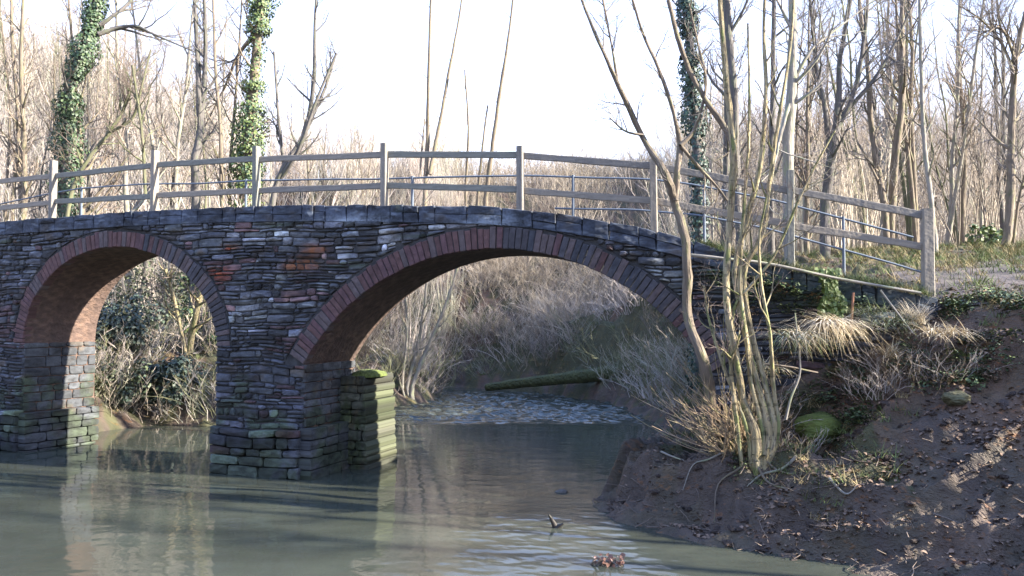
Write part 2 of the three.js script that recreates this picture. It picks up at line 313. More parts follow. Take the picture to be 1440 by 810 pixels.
// ------------------------------------------------------------------ ground sheet
function axis(pieces) { const r = []; for (const [a, b, n] of pieces) for (let i = 0; i < n; i++) r.push(a + (b - a) * i / n); r.push(pieces[pieces.length - 1][1]); return r; }
{
  const xs = axis([[-150, -60, 12], [-60, -14, 70], [-14, 0.8, 170], [0.8, 9.2, 230], [9.2, 30, 60], [30, 150, 20]]);
  const ds = axis([[-60, 5, 26], [5, 8.6, 20], [8.6, 15.2, 190], [15.2, 22, 40], [22, 46, 170], [46, 90, 50], [90, 260, 16]]);
  const mb = new MB(), nx = xs.length, c = new THREE.Color();
  for (const d of ds) for (const x of xs) {
    const y = ground(x, d), n = V(0, 1, 0);
    const sd = sdRiver(x, d), g = fbm(x * 0.5, d * 0.5, 3, 2), g2 = fbm(x * 1.6, d * 1.6, 3, 8);
    let col = [0.165, 0.128, 0.102];                                    // wet riverside mud
    const litter = sstep(-0.1, 0.25, g + (sd > 2.2 ? 0.16 : -0.12)); col = col.map((q, i) => lerp(q, [0.25, 0.17, 0.115][i], litter));
    let grass = sstep(0.0, 0.22, g2 + 0.10); if (d < 13 && x > 5.3) grass *= 0.25; if (sd < 1.1 && d < 18) grass *= 0.3; if (d > 29 && sd < 2.5 && x > -1 && d < 40) grass = Math.max(grass, sstep(0.3, 0.6, sd));
    if (x > 8 && d > 15 && d < 22) grass = Math.max(grass, 0.6);
    col = col.map((q, i) => lerp(q, [0.105, 0.125, 0.04][i], 0.75 * grass));
    c.setRGB(...col); mb.v(V(x, y, -d), n, (x + 0.7 * y) / 2.3, (d + 0.9 * y) / 2.3, c);
  }
  for (let j = 0; j < ds.length - 1; j++) for (let i = 0; i < nx - 1; i++) { const a = j * nx + i; mb.tri(a, a + 1, a + nx); mb.tri(a + 1, a + nx + 1, a + nx); }
  const gg = mb.geo(); gg.computeVertexNormals();
  struct('ground', gg, M.soil, 'muddy riverbanks and leaf strewn wooded slopes', 'ground');
}
// ------------------------------------------------------------------ river
{
  const xs = axis([[-60, -16, 40], [-16, 9, 300], [9, 14, 8]]), ds = axis([[2, 8.5, 16], [8.5, 20, 170], [20, 40, 170], [40, 46, 10]]);
  const riffle = (x, d) => {
    const far = sstep(24.5, 26.5, d + 0.6 * noise(x * 0.8, d * 0.3)) * (1 - sstep(35, 38, d)) * sstep(-5.5, -2.5, x + 0.1 * (d - 25));
    const near = sstep(-1.6, 0.8, x + 0.35 * (12 - d) + 0.8 * noise(x * 0.5, d * 0.9, 4)) * (1 - sstep(13.4, 15, d));
    return [far, near];
  };
  const hgt = (x, d) => {
    const [far, near] = riffle(x, d);
    const calm = 0.0022 * noise(x * 0.7, d * 2.2) + 0.0009 * noise(x * 3.5, d * 6, 2);
    return calm + far * (0.10 * noise(x * 1.5, d * 2.4, 1) + 0.07 * noise(x * 3.6, d * 5.5, 5) + 0.012 * noise(x * 12, d * 13, 7)) + near * (0.007 * noise(x * 2.6 + d, d * 5, 3) + 0.0035 * noise(x * 7, d * 10, 8))
      + (1 - sstep(9.5, 12, d)) * sstep(-3, -6, x) * 0.003 * noise(x * 3, d * 9, 9);
  };
  const mb = new MB(), nx = xs.length, e = 0.02;
  for (const d of ds) for (const x of xs) {
    const n = V(-(hgt(x + e, d) - hgt(x - e, d)) / (2 * e), 1, (hgt(x, d + e) - hgt(x, d - e)) / (2 * e)).normalize();
    mb.v(V(x, hgt(x, d), -d), n, (x + 60) / 74, (d - 2) / 44);
  }
  for (let j = 0; j < ds.length - 1; j++) for (let i = 0; i < nx - 1; i++) { const a = j * nx + i; mb.tri(a, a + 1, a + nx); mb.tri(a + 1, a + nx + 1, a + nx); }
  const rip = tex(512, 512, (u, v) => 0.5 * pn(u * 9, v * 22, 1000, 4) * 0 + pf(u, v, 12, 3, 44), false);
  const silt = tex(1024, 512, (u, v) => { const x = u * 74 - 60, d = v * 44 + 2, g = 0.058 * (0.85 + 0.5 * fbm(x * 0.5, d * 1.1, 3, 5)); return [g * 0.97, g * 1.08, g * 0.84]; });
  rip.repeat.set(25, 15);
  const rough = tex(1024, 512, (u, v) => { const x = u * 74 - 60, d = v * 44 + 2, [far, near] = riffle(x, d); return 0.06 + 0.14 * far * (0.75 + 0.5 * noise(x * 1.5, d * 0.9, 3)) + 0.10 * near * (0.6 + 0.8 * noise(x, d * 2, 5)); }, false);
  const water = new THREE.MeshPhysicalMaterial({ map: silt, roughness: 1, roughnessMap: rough, ior: 1.33, bumpMap: rip, bumpScale: 0.0035, side: THREE.DoubleSide });
  struct('water', mb.geo(), water, 'murky green river flowing under the bridge', 'river');
}

// ------------------------------------------------------------------ stone bridge
function clipHalf(p, nx, ny, d) {
  const o = [];
  for (let i = 0; i < p.length; i++) {
    const a = p[i], b = p[(i + 1) % p.length], fa = a[0] * nx + a[1] * ny - d, fb = b[0] * nx + b[1] * ny - d;
    if (fa >= 0) o.push(a);
    if (fa * fb < 0) { const t = fa / (fa - fb); o.push([lerp(a[0], b[0], t), lerp(a[1], b[1], t)]); }
  }
  return o;
}
const area = (p) => { let a = 0; for (let i = 0; i < p.length; i++) { const b = p[(i + 1) % p.length]; a += p[i][0] * b[1] - b[0] * p[i][1]; } return a / 2; };
const cen = (p) => p.reduce((a, b) => [a[0] + b[0] / p.length, a[1] + b[1] / p.length], [0, 0]);
// one block: polygon on a surface map(u, v, n), chamfered front, flat shaded
function block(poly, map, uvf, out, depth, ch, col, bulge = 0.012) {
  const c = cen(poly), P = [], U = [], C = [];
  const put = (q, n) => { P.push(map(q[0], q[1], n)); U.push(uvf(q[0], q[1])); };
  const inset = poly.map((q) => { const dx = c[0] - q[0], dy = c[1] - q[1], L = Math.hypot(dx, dy) || 1, k = Math.min(ch / L, 0.45); return [q[0] + dx * k, q[1] + dy * k]; });
  const fn = poly.map(() => out + rr(-0.5, 0.5) * bulge), cn = out + rr(0, 1) * bulge, cc = [c[0] + rr(-0.2, 0.2) * ch, c[1]];
  for (let i = 0; i < poly.length; i++) {
    const j = (i + 1) % poly.length;
    put(cc, cn); put(inset[i], fn[i]); put(inset[j], fn[j]);
    put(inset[i], fn[i]); put(poly[i], out - ch); put(poly[j], out - ch); put(inset[i], fn[i]); put(poly[j], out - ch); put(inset[j], fn[j]);
    put(poly[i], out - ch); put(poly[i], out - depth); put(poly[j], out - depth); put(poly[i], out - ch); put(poly[j], out - depth); put(poly[j], out - ch);
  }
  const g = new THREE.BufferGeometry();
  g.setAttribute('position', new THREE.Float32BufferAttribute(P.flatMap((q) => [q.x, q.y, q.z]), 3));
  g.setAttribute('uv', new THREE.Float32BufferAttribute(U.flat(), 2));
  if (col) { for (let i = 0; i < P.length; i++) C.push(col.r, col.g, col.b); g.setAttribute('color', new THREE.Float32BufferAttribute(C, 3)); }
  g.computeVertexNormals(); return g;
}
function mergeAll(list) {
  const g = new THREE.BufferGeometry();
  for (const n of ['position', 'normal', 'uv', 'color']) {
    if (!list[0].attributes[n]) continue; const it = list[0].attributes[n].itemSize; let t = 0; list.forEach((q) => { t += q.attributes[n].array.length; });
    const a = new Float32Array(t); t = 0; list.forEach((q) => { a.set(q.attributes[n].array, t); t += q.attributes[n].array.length; }); g.setAttribute(n, new THREE.BufferAttribute(a, it));
  }
  return g;
}
function cellPoly(u, v, w, h, j) {                                     // a rough block with knocked corners
  const q = [[0, 0], [0.5, 0], [1, 0], [1, 0.5], [1, 1], [0.5, 1], [0, 1], [0, 0.5]];
  return q.map(([a, b], i) => { const k = i % 2 ? 0.4 : 1.6, cut = i % 2 ? 0 : rr(0.0, 0.035); return [u + a * w + (0.5 - a) * 2 * cut + rr(-j, j) * 0.5, v + b * h + (0.5 - b) * 2 * cut * 0.5 + rr(-j, j) * k * 0.4]; });
}
const BR = thing('stone_bridge', 'old two arched stone bridge with brick arch rings spanning the river', 'bridge', V(0, 0, 0));
{
  const S_L = -16.5, S_R = hit(1318, 400)[0], [A, B] = ARCH;
  // --- core: mortar wall with the two openings
  const core = new MB(), barrel = new MB(), FR = -0.03, BK = -WID, low = -0.9;
  const top = (s) => copeTop(s) - CH + 0.02;
  const quad = (mb, a, b, c, d, n, ua, ub, uc, ud) => { const i = mb.v(a, n, ...ua); mb.v(b, n, ...ub); mb.v(c, n, ...uc); mb.v(d, n, ...ud); mb.tri(i, i + 1, i + 2); mb.tri(i, i + 2, i + 3); };
  const slab = (s0, s1, b0, b1, open) => {
    const t = th((s0 + s1) / 2), nf = V(-Math.sin(t), 0, Math.cos(t)), nb = nf.clone().negate();
    const m = (s, v) => [s, v];
    quad(core, wp(s0, b0, FR), wp(s1, b1, FR), wp(s1, top(s1), FR), wp(s0, top(s0), FR), nf, m(s0, b0), m(s1, b1), m(s1, top(s1)), m(s0, top(s0)));
    quad(core, wp(s1, b1, BK), wp(s0, b0, BK), wp(s0, top(s0), BK), wp(s1, top(s1), BK), nb, m(s1, b1), m(s0, b0), m(s0, top(s0)), m(s1, top(s1)));
    quad(core, wp(s0, top(s0), FR), wp(s1, top(s1), FR), wp(s1, top(s1), BK), wp(s0, top(s0), BK), V(0, 1, 0), m(s0, 0), m(s1, 0), m(s1, 2), m(s0, 2));
  };
  const solid = (s0, s1) => { const n = Math.ceil((s1 - s0) / 0.3); for (let i = 0; i < n; i++) slab(lerp(s0, s1, i / n), lerp(s0, s1, (i + 1) / n), low, low); };
  solid(S_L, A.uL); solid(A.uR, B.uL); solid(B.uR, S_R);
  for (const a of ARCH) {
    const a0 = a.a0, N = 40, pt = (k) => { const q = Math.PI - a0 - (Math.PI - 2 * a0) * k / N; return [...a.pt(q, 0.006), q]; };
    for (let k = 0; k < N; k++) {
      const [s0, v0, q0] = pt(k), [s1, v1] = pt(k + 1); slab(s0, s1, v0, v1);
      const t = th(s0), n = V(-Math.cos(q0) * Math.cos(t), -Math.sin(q0), -Math.cos(q0) * Math.sin(t)), L0 = k * 0.25, L1 = L0 + 0.25, ND = 6;
      for (let i = 0; i < ND; i++) { const f0 = lerp(FR, BK, i / ND), f1 = lerp(FR, BK, (i + 1) / ND); quad(barrel, wp(s0, v0, f0), wp(s0, v0, f1), wp(s1, v1, f1), wp(s1, v1, f0), n, [f0, L0], [f1, L0], [f1, L1], [f0, L1]); }
    }
    for (const [s, sg] of [[a.uL, 1], [a.uR, -1]]) { const t = th(s); quad(barrel, wp(s, low, FR), wp(s, low, BK), wp(s, a.vs, BK), wp(s, a.vs, FR), V(sg * Math.cos(t), 0, sg * Math.sin(t)), [0, 0], [2, 0], [2, 3], [0, 3]); }
  }
  quad(core, wp(S_R, low, FR), wp(S_R, low, BK), wp(S_R, top(S_R), BK), wp(S_R, top(S_R), FR), V(1, 0, 0), [0, 0], [2, 0], [2, 3], [0, 3]);
  const wall = mesh('spandrel_wall', core.geo(), M.mortar, BR);
  mesh('arch_vault', barrel.geo(), M.barrel, BR);
  // --- rubble
  seed(77);
  const stones = [], wob = (u, v) => v + 0.12 * noise(u * 0.35, v * 0.8, 5) + 0.05 * noise(u * 1.3, v * 1.5, 6);
  const redAt = [[8, 460, 0.9, 0.55], [412, 478, 0.5, 0.3], [432, 418, 0.7, 0.16], [310, 400, 0.25, 0.6]].map(([x, y, a, b]) => [...hit(x, y), a, b]);
  for (let v = -0.6; v < 5.6;) {
    const foot = v < 0.85, h = foot ? rr(0.13, 0.26) : 0.06 + 0.13 * Math.pow(rnd(), 1.4);
    for (let u = S_L + rr(0, 0.4); u < S_R;) {
      const w = foot ? rr(0.25, 0.8) : 0.13 + 0.55 * Math.pow(rnd(), 1.5);
      const parts = !foot && h > 0.12 && rnd() < 0.35 ? [[0, 0.5], [0.5, 1]] : [[0, 1]];
      for (const [f0, f1] of parts) {
        let p = cellPoly(u + 0.008, v + f0 * h + 0.007, w - 0.016, h * (f1 - f0) - 0.014, 0.012).map(([a, b]) => [a, wob(a, b)]);
        let c = cen(p), ok = true;
        for (const a of ARCH) {
          if (c[1] > a.vs) { const ra = a.a + a.ring + 0.012, rb = a.b + a.ring + 0.012, t = Math.atan2((c[1] - a.cv) / rb, (c[0] - a.cu) / ra), nx = Math.cos(t) / ra, ny = Math.sin(t) / rb; if (p.some((q) => ((q[0] - a.cu) / ra) ** 2 + ((q[1] - a.cv) / rb) ** 2 < 1)) p = clipHalf(p, nx, ny, nx * (a.cu + ra * Math.cos(t)) + ny * (a.cv + rb * Math.sin(t))); } else if (c[0] > a.cu - 9 && c[0] < a.cu + 9) {
            if (c[0] < a.cu) p = clipHalf(p, -1, 0, -a.uL + 0.0); else p = clipHalf(p, 1, 0, a.uR);
          }
          if (p.length < 3) { ok = false; break; }
        }
        if (!ok) continue;
        const ct = copeTop(c[0]) - CH, sl = (copeTop(c[0] + 0.2) - copeTop(c[0] - 0.2)) / 0.4, L = Math.hypot(1, sl);
        if (p.some((q) => q[1] > copeTop(q[0]) - CH)) p = clipHalf(p, sl / L, -1 / L, (sl * c[0] - ct) / L);
        if (p.length < 3 || Math.abs(area(p)) < 0.004) continue;
        c = cen(p);
        let tone = rr(0.18, 0.45) * (rnd() < 0.22 ? 0.45 : 1) * (rnd() < 0.17 ? 2.0 : 1), col = [tone, tone * rr(0.96, 1.02), tone * rr(0.95, 1.08)];
        const red = clamp(sumBlob(redAt, c[0], c[1]));
        if (rnd() < red * 0.85 || rnd() < 0.05) col = [tone * 1.35, tone * 0.8, tone * 0.74];
        const out = (foot ? 0.16 : 0) + rr(-0.008, 0.04);
        stones.push({ g: block(p, wp, fuv, out, 0.14 + (foot ? 0.1 : 0), 0.02, lin(...col), 0.022), a: Math.abs(area(p)) * (c[0] > -12.5 ? 1 : 0.2), foot });
      }
      u += w;
    }
    v += h;
  }
  stones.sort((a, b) => b.a - a.a);
  stones.slice(0, 300).forEach((q) => mesh('stone', q.g, M.stone, wall));
  const rest = mesh('small_stones', mergeAll(stones.slice(300).map((q) => q.g)), M.stone, wall); rest.userData.kind = 'stuff';
  // --- brick rings
  for (const a of ARCH) {
    const a0 = a.a0, N = Math.round((a.a + a.b) / 2 * (Math.PI - 2 * a0) / 0.118);
    const band = new MB();
    for (let k = 0; k <= 60; k++) { const q = a0 + (Math.PI - 2 * a0) * k / 60; for (const r of [0.012, a.ring]) band.v(wp(...a.pt(q, r), -0.012), V(0, 0, 1), q * 4, r); if (k) { const i = band.k - 4; band.tri(i, i + 1, i + 2); band.tri(i + 1, i + 3, i + 2); } }
    const ring = mesh('arch_ring', band.geo(), M.mortar, BR);
    for (let k = 0; k < N; k++) {
      const q0 = a0 + (Math.PI - 2 * a0) * (k + rr(0.02, 0.09)) / N, q1 = a0 + (Math.PI - 2 * a0) * (k + rr(0.91, 0.98)) / N, r0 = rr(-0.006, 0.008), r1 = a.ring - 0.008 - rr(0, 0.06), o = rr(0.006, 0.034);
      const e = (q, r) => a.pt(q, r);
      const poly = [e(q0, r0), e(q0, (r0 + r1) / 2), e(q0, r1), e(q1, r1), e(q1, (r0 + r1) / 2), e(q1, r0)].map(([x, y]) => [x + rr(-0.004, 0.004), y + rr(-0.004, 0.004)]);
      mesh('brick', block(poly, wp, (s, v) => [s * 1.3 + k * 0.37, v * 1.3], o, 0.2, 0.012, null, 0.006), M.brick[rnd() < (a === A ? sstep(0.9, 1.5, q0) : sstep(1.3, 1.8, q0) + 0.25) ? Math.floor(rnd() * 4) : 3 + Math.floor(rnd() * 4)], ring);
    }
  }
  // --- coping course
  const cop = new MB();
  const copeG = [];
  for (let s = S_L; s < S_R - 0.12;) {
    const w = Math.min(0.16 + 0.6 * rnd(), S_R - s), rows = rnd() < 0.6 ? [[0, rr(0.4, 0.6)], [0, 1]] : [[0, 1]]; if (rows.length === 2) rows[1][0] = rows[0][1];
    for (const [r0, r1] of rows) {
      const y = (q, f) => copeTop(q) - CH * (1 - f) + (f === 1 ? 0.03 * noise(q * 2.3, 0.3) - rr(0, 0.02) : 0), e = 0.003;
      const poly = [[s + e, y(s, r0) + e], [s + w / 2, y(s + w / 2, r0) + e], [s + w - e, y(s + w, r0) + e], [s + w - e - rr(0, 0.03), y(s + w, r1) - e], [s + w / 2, y(s + w / 2, r1) - e], [s + e + rr(0, 0.03), y(s, r1) - e]];
      const t = rr(0.24, 0.36); copeG.push([poly, rr(0.02, 0.05), lin(t * 0.9, t, t * 1.18)]);
    }
    s += w;
  }
  for (let s = S_L; s < S_R; s += 0.3) quad(cop, wp(s, copeTop(s) - 0.05, -0.02), wp(s + 0.3, copeTop(s + 0.3) - 0.05, -0.02), wp(s + 0.3, copeTop(s + 0.3) - 0.05, -0.34), wp(s, copeTop(s) - 0.05, -0.34), V(0, 1, 0), [s, 0], [s + 0.3, 0], [s + 0.3, 0.4], [s, 0.4]);
  for (let s = S_L; s < S_R; s += 0.3) quad(cop, wp(s, copeTop(s) - CH, -0.03), wp(s + 0.3, copeTop(s + 0.3) - CH, -0.03), wp(s + 0.3, copeTop(s + 0.3) - 0.05, -0.03), wp(s, copeTop(s) - 0.05, -0.03), V(0, 0, 1), [s, 0], [s + 0.3, 0], [s + 0.3, 0.4], [s, 0.4]);
  const cm = mesh('coping', cop.geo(), M.mortar, BR);
  for (const [p, o, c] of copeG) mesh('coping_stone', block(p, wp, fuv, o, 0.42, 0.012, c, 0.02), M.stone, cm);
  // --- ashlar of the pier side and of the left jamb, seen under the arches
  seed(5);
  const side = (s, sg, vTop, name) => {
    const map = (u, v, n) => wp(s + sg * n, v, -u), list = [];
    for (let v = -0.6; v < vTop - 0.05;) {
      const h = Math.min(rr(0.14, 0.26), vTop - v), foot = v < 0.85;
      for (let u = foot ? -0.1 : 0.0; u < WID - 0.05;) { const w = Math.min(rr(0.3, 0.7), WID - u); if (w > 0.1) { const t = rr(0.2, 0.42); list.push(block(cellPoly(u + 0.006, v + 0.006, w - 0.012, h - 0.012, 0.008), map, (a, b) => fuv(s + sg * a, b), 0.03 + (foot ? 0.2 : 0) + rr(0, 0.012), 0.1 + (foot ? 0.18 : 0), 0.012, lin(t, t * 0.98, t * 0.92))); } u += w; }
      v += h;
    }
    const jm = mesh(name, mergeAll(list.slice(-1)), M.stone, BR); list.slice(0, -1).forEach((g) => mesh('stone', g, M.stone, jm));
  };
  side(ARCH[1].uL, 1, ARCH[1].vs, 'pier_side'); side(ARCH[0].uL, 1, ARCH[0].vs, 'abutment_side');
  // --- cutwater stub on the far end of the pier
  {
    const s = ARCH[1].uL, map = (u, v, n) => wp(s + u, v, n), list = [];
    for (let v = -0.6; v < 1.93;) {
      const h = Math.min(rr(0.12, 0.24), 1.97 - v), cut = rr(0.25, 0.55), wd = 0.72 - 0.05 * v + rr(-0.012, 0.012);
      for (const [x0, x1] of [[0, cut], [cut, wd]]) { const t = rr(0.24, 0.38), j = rr(-0.02, 0.02); list.push(block(cellPoly(x0 + 0.002, v + 0.002, x1 - x0 - 0.004, h - 0.004, 0.012), map, (a, b) => fuv(s + a * 2, b), -WID + 0.6 + j, 1.3, 0.02, lin(t * 1.2, t * 1.12, t * 0.66), 0.03)); }
      v += h;
    }
    const stub = mesh('cutwater', list.pop(), M.stone, BR); list.forEach((g) => mesh('stone', g, M.stone, stub));
    const cap = new MB(), cc = wp(s + 0.33, 1.93, -WID - 0.05);
    for (let i = 0; i <= 8; i++) for (let k = 0; k <= 16; k++) { const a = i / 8 * Math.PI / 2, b = k / 16 * Math.PI * 2, n = V(Math.sin(a) * Math.cos(b), Math.cos(a), Math.sin(a) * Math.sin(b)); const r = 1 + 0.25 * noise(n.x * 3, n.z * 3, n.y * 2); cap.v(cc.clone().add(V(n.x * 0.39 * r, n.y * 0.14 * r, n.z * 0.68 * r)), n, n.x, n.z); }
    for (let i = 0; i < 8; i++) for (let k = 0; k < 16; k++) { const a = i * 17 + k; cap.tri(a, a + 1, a + 17); cap.tri(a + 1, a + 18, a + 17); }
    mesh('moss_cap', cap.geo(), M.moss, stub);
  }
  // --- deck
  const deck = new MB();
  for (let s = S_L; s < S_R; s += 0.3) quad(deck, wp(s, copeTop(s) - 0.3, -0.3), wp(s + 0.3, copeTop(s + 0.3) - 0.3, -0.3), wp(s + 0.3, copeTop(s + 0.3) - 0.3, -WID - 0.05), wp(s, copeTop(s) - 0.3, -WID - 0.05), V(0, 1, 0), [s, 0], [s + 0.3, 0], [s + 0.3, 2], [s, 2]);
  mesh('deck', deck.geo(), M.path, BR);
}

// ------------------------------------------------------------------ fences on the bridge
function beam(a, b, w, h, up = V(0, 1, 0), rough = 0.006) {             // squared timber between two points, with softened edges
  const d = b.clone().sub(a), L = d.length(); d.normalize(); const side = V().crossVectors(d, up).normalize(), u = V().crossVectors(side, d).normalize();
  const N = Math.max(2, Math.round(L / 0.35)), mb = new MB(), c = 0.18, ring = [[-1, -1 + c], [-1, 1 - c], [-1 + c, 1], [1 - c, 1], [1, 1 - c], [1, -1 + c], [1 - c, -1], [-1 + c, -1]];
  const P = []; for (let i = 0; i <= N; i++) { const o = a.clone().addScaledVector(d, L * i / N), k = 1 + rough * 8 * noise(o.x * 2, o.y * 2, o.z * 2); P.push(ring.map(([x, y]) => o.clone().addScaledVector(side, x * w / 2 * k).addScaledVector(u, y * h / 2 * k + rough * noise(o.x * 5, o.z * 5, 3)))); }
  const q = (A, B, C, D, l0, l1, t0, t1) => { const n = V().crossVectors(B.clone().sub(A), D.clone().sub(A)).normalize(), i = mb.v(A, n, l0, t0); mb.v(B, n, l1, t0); mb.v(C, n, l1, t1); mb.v(D, n, l0, t1); mb.tri(i, i + 1, i + 2); mb.tri(i, i + 2, i + 3); };
  for (let i = 0; i < N; i++) for (let k = 0; k < 8; k++) q(P[i][k], P[i + 1][k], P[i + 1][(k + 1) % 8], P[i][(k + 1) % 8], i * L / N, (i + 1) * L / N, k * 0.12, k * 0.12 + 0.12);
  for (const r of [P[0], P[N]]) { const n = r === P[0] ? d.clone().negate() : d, i = mb.k; r.forEach((p) => mb.v(p, n, 0, 0)); for (let k = 1; k < 7; k++) mb.tri(i, i + k, i + k + 1); }
  return mb.geo();
}
{
  seed(31);
  const OFF = -0.16, posts = [[-70, 234], [75, 226], [218, 212], [362, 206], [541, 202], [732, 206], [920, 224], [1110, 240], [1303, 294]];
  const T = line([[-70, 262], [75, 247], [218, 232], [362, 223], [541, 217], [732, 218], [920, 233], [1047, 255], [1110, 267], [1172, 278], [1303, 303]], OFF);
  const L2 = line([[-70, 300], [75, 284], [218, 275], [362, 268], [541, 261], [732, 267], [920, 283], [1110, 316], [1303, 348]], OFF);
  const S = posts.map(([x, y]) => hit(x, y, OFF));
  const f = thing('post_and_rail_fence', 'weathered wooden post and rail fence along the near edge of the bridge', 'fence', wp(S[4][0], copeTop(S[4][0]), OFF)), o = f.position;
  S.forEach(([s, v], i) => { const b = wp(s, copeTop(s) - (i > 6 ? 0.25 : 0.45), OFF).sub(o), t = wp(s, v, OFF).sub(o); t.x += rr(-0.02, 0.02); mesh('post', beam(b, t, 0.15 + (i === 8 ? 0.05 : 0), 0.12 + (i === 8 ? 0.05 : 0), V(Math.cos(th(s)), 0, Math.sin(th(s))), 0.01), M.wood[i % 4], f); });
  for (let i = 0; i < S.length - 1; i++) for (const tab of [T, L2]) {
    const a = S[i][0] + 0.03, b = S[i + 1][0] - 0.03;
    const back = OFF - 0.03;
    mesh('rail', beam(wp(a, interp(tab, a) + rr(-0.012, 0.012), back).sub(o), wp(b, interp(tab, b) + rr(-0.012, 0.012), back).sub(o), 0.055, 0.12, V(0, 1, 0), 0.016), M.wood[Math.floor(rnd() * 4)], f);
  }
  // slender tubular railing on the far edge
  const O2 = -WID + 0.12;
  const top = line([[-60, 296], [0, 287], [67, 273], [113, 265], [200, 259], [283, 258], [353, 254], [480, 252], [527, 252], [660, 248], [743, 247], [840, 250], [913, 252], [967, 258], [1013, 267], [1100, 284], [1127, 292], [1240, 322], [1300, 338]], O2);
  const low = line([[780, 293], [893, 295], [980, 302], [1080, 322], [1120, 333], [1260, 372], [1300, 384]], O2);
  const r = thing('tubular_railing', 'thin blue grey metal tube railing along the far edge of the bridge', 'railing', wp(top[8][0], copeTop(top[8][0]), O2)), q = r.position;
  for (const tab of [top, low]) { const mb = new MB(), pts = []; for (let s = tab[0][0]; s < tab[tab.length - 1][0]; s += 0.25) pts.push(wp(s, interp(tab, s) + 0.006 * noise(s, 1), O2).sub(q)); tube(mb, pts, pts.map(() => 0.02), 7); mesh('rail', mb.geo(), M.steel, r); }
  for (const px of [-40, 115, 346, 580, 806, 990, 1185, 1296]) { const [s] = hit(px, 260, O2), mb = new MB(); tube(mb, [wp(s, copeTop(s) - 0.35, O2).sub(q), wp(s, interp(top, s) + 0.04, O2).sub(q)], [0.03, 0.03], 8); mesh('post', mb.geo(), M.steel, r); }
}

// ------------------------------------------------------------------ path beyond the fence
{
  const mb = new MB(), c = PATH, curve = new THREE.CatmullRomCurve3(c.map(([x, d]) => V(x, 0, -d))), N = 60, K = 10;
  for (let i = 0; i <= N; i++) {
    const p = curve.getPoint(i / N), t = curve.getTangent(i / N), w = lerp(0.8, 1.7, sstep(0.02, 0.25, i / N));
    for (let k = 0; k <= K; k++) { const f = (k / K - 0.5) * 2 * w * (1 + 0.08 * noise(i * 0.4, k > 5 ? 3 : 7)), x = p.x - t.z * f, d = -(p.z + t.x * f); mb.v(V(x, ground(x, d, false) + 0.03 + 0.012 * noise(x * 3, d * 3), -d), V(0, 1, 0), x, d); }
  }
  for (let i = 0; i < N; i++) for (let k = 0; k < K; k++) { const a = i * (K + 1) + k; mb.tri(a, a + 1, a + K + 1); mb.tri(a + 1, a + K + 2, a + K + 1); }
  const g = mb.geo(); g.computeVertexNormals();
  struct('path', g, M.path, 'dark trodden path leading off the end of the bridge', 'path');
}

// ------------------------------------------------------------------ trees
function along(pts, t) { const f = t * (pts.length - 1), i = Math.min(Math.floor(f), pts.length - 2); return [pts[i].clone().lerp(pts[i + 1], f - i), pts[i + 1].clone().sub(pts[i]).normalize(), f]; }
function grow(out, pts, rad, level, o) {                                // side shoots on a limb, level by level
  if (level > o.depth) return;
  const n = o.n[level - 1], Lp = pts.reduce((s, p, i) => i ? s + p.distanceTo(pts[i - 1]) : 0, 0);
  for (let k = 0; k < n; k++) {
    const t = lerp(o.from[level - 1] ?? 0.2, 0.98, (k + rnd()) / n), [p, d, f] = along(pts, t), i = Math.min(Math.floor(f), rad.length - 2), r = lerp(rad[i], rad[i + 1], f - i);
    const ax = V(rr(-1, 1), rr(-0.3, 0.3), rr(-1, 1)).cross(d).normalize(), q = d.clone().applyAxisAngle(ax, rr(o.ang[0], o.ang[1])).applyAxisAngle(d, rr(0, 6.28)).normalize();
    if (o.lean) q.addScaledVector(o.lean, 0.3);
    const L = (o.len[level - 1] ?? 0.5) * rr(0.5, 1.2) * (1.15 - 0.6 * t), m = level === 1 ? 5 : level === 2 ? 4 : 3, P = [p], R = [Math.max(0.004, Math.min(r * 0.62, o.r[level - 1]))];
    let c = p.clone(), dir = q.clone();
    for (let j = 1; j <= m; j++) { dir.add(V(rr(-1, 1), rr(-1, 1), rr(-1, 1)).multiplyScalar(0.22)).add(V(0, o.up, 0)).normalize(); c = c.clone().addScaledVector(dir, L / m); P.push(c); R.push(R[0] * (1 - 0.78 * j / m)); }
    tube(level === 1 ? out.wood : out.twig, P, R, level === 1 ? 5 : 3);
    grow(out, P, R, level + 1, o);
  }
}
const smooth = (pts, n) => new THREE.CatmullRomCurve3(pts).getPoints(n);
function ivyOn(mb, pts, rad, n, thick, size, pal, t0 = 0, t1 = 1, lit) {
  for (let i = 0; i < n; i++) {
    const t = lerp(t0, t1, rnd()), [p, d, f] = along(pts, t), k = Math.min(Math.floor(f), rad.length - 2), r = lerp(rad[k], rad[k + 1], f - k);
    const lump = noise(p.x * 2 + 9, p.y * 1.3, p.z * 2); if (lump < -0.35 && rnd() < 0.75) continue;
    const th_ = thick * (0.35 + 1.3 * Math.max(0, 0.45 + lump)) * (1 - 0.35 * t);
    const q = V(rr(-1, 1), rr(-1, 1), rr(-1, 1)).cross(d).normalize(), out = q.clone().add(V(rr(-0.5, 0.5), rr(-0.1, 0.7), rr(-0.5, 0.5))).normalize();
    const c = pal[Math.floor(rnd() * pal.length)], g = rr(0.7, 1.3);
    leaf(mb, p.addScaledVector(q, r + th_ * Math.pow(rnd(), 0.7)), out, size * rr(0.7, 1.3), lin(c[0] * g, c[1] * g, c[2] * g));
  }
}
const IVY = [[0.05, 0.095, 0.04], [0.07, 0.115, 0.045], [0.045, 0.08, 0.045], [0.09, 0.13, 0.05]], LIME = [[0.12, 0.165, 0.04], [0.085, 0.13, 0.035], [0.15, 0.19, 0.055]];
const DEF = { depth: 3, n: [13, 7, 5], from: [0.25, 0.15, 0.2], len: [2.2, 1.05, 0.55], r: [0.05, 0.019, 0.011], ang: [0.5, 1.0], up: 0.10 };
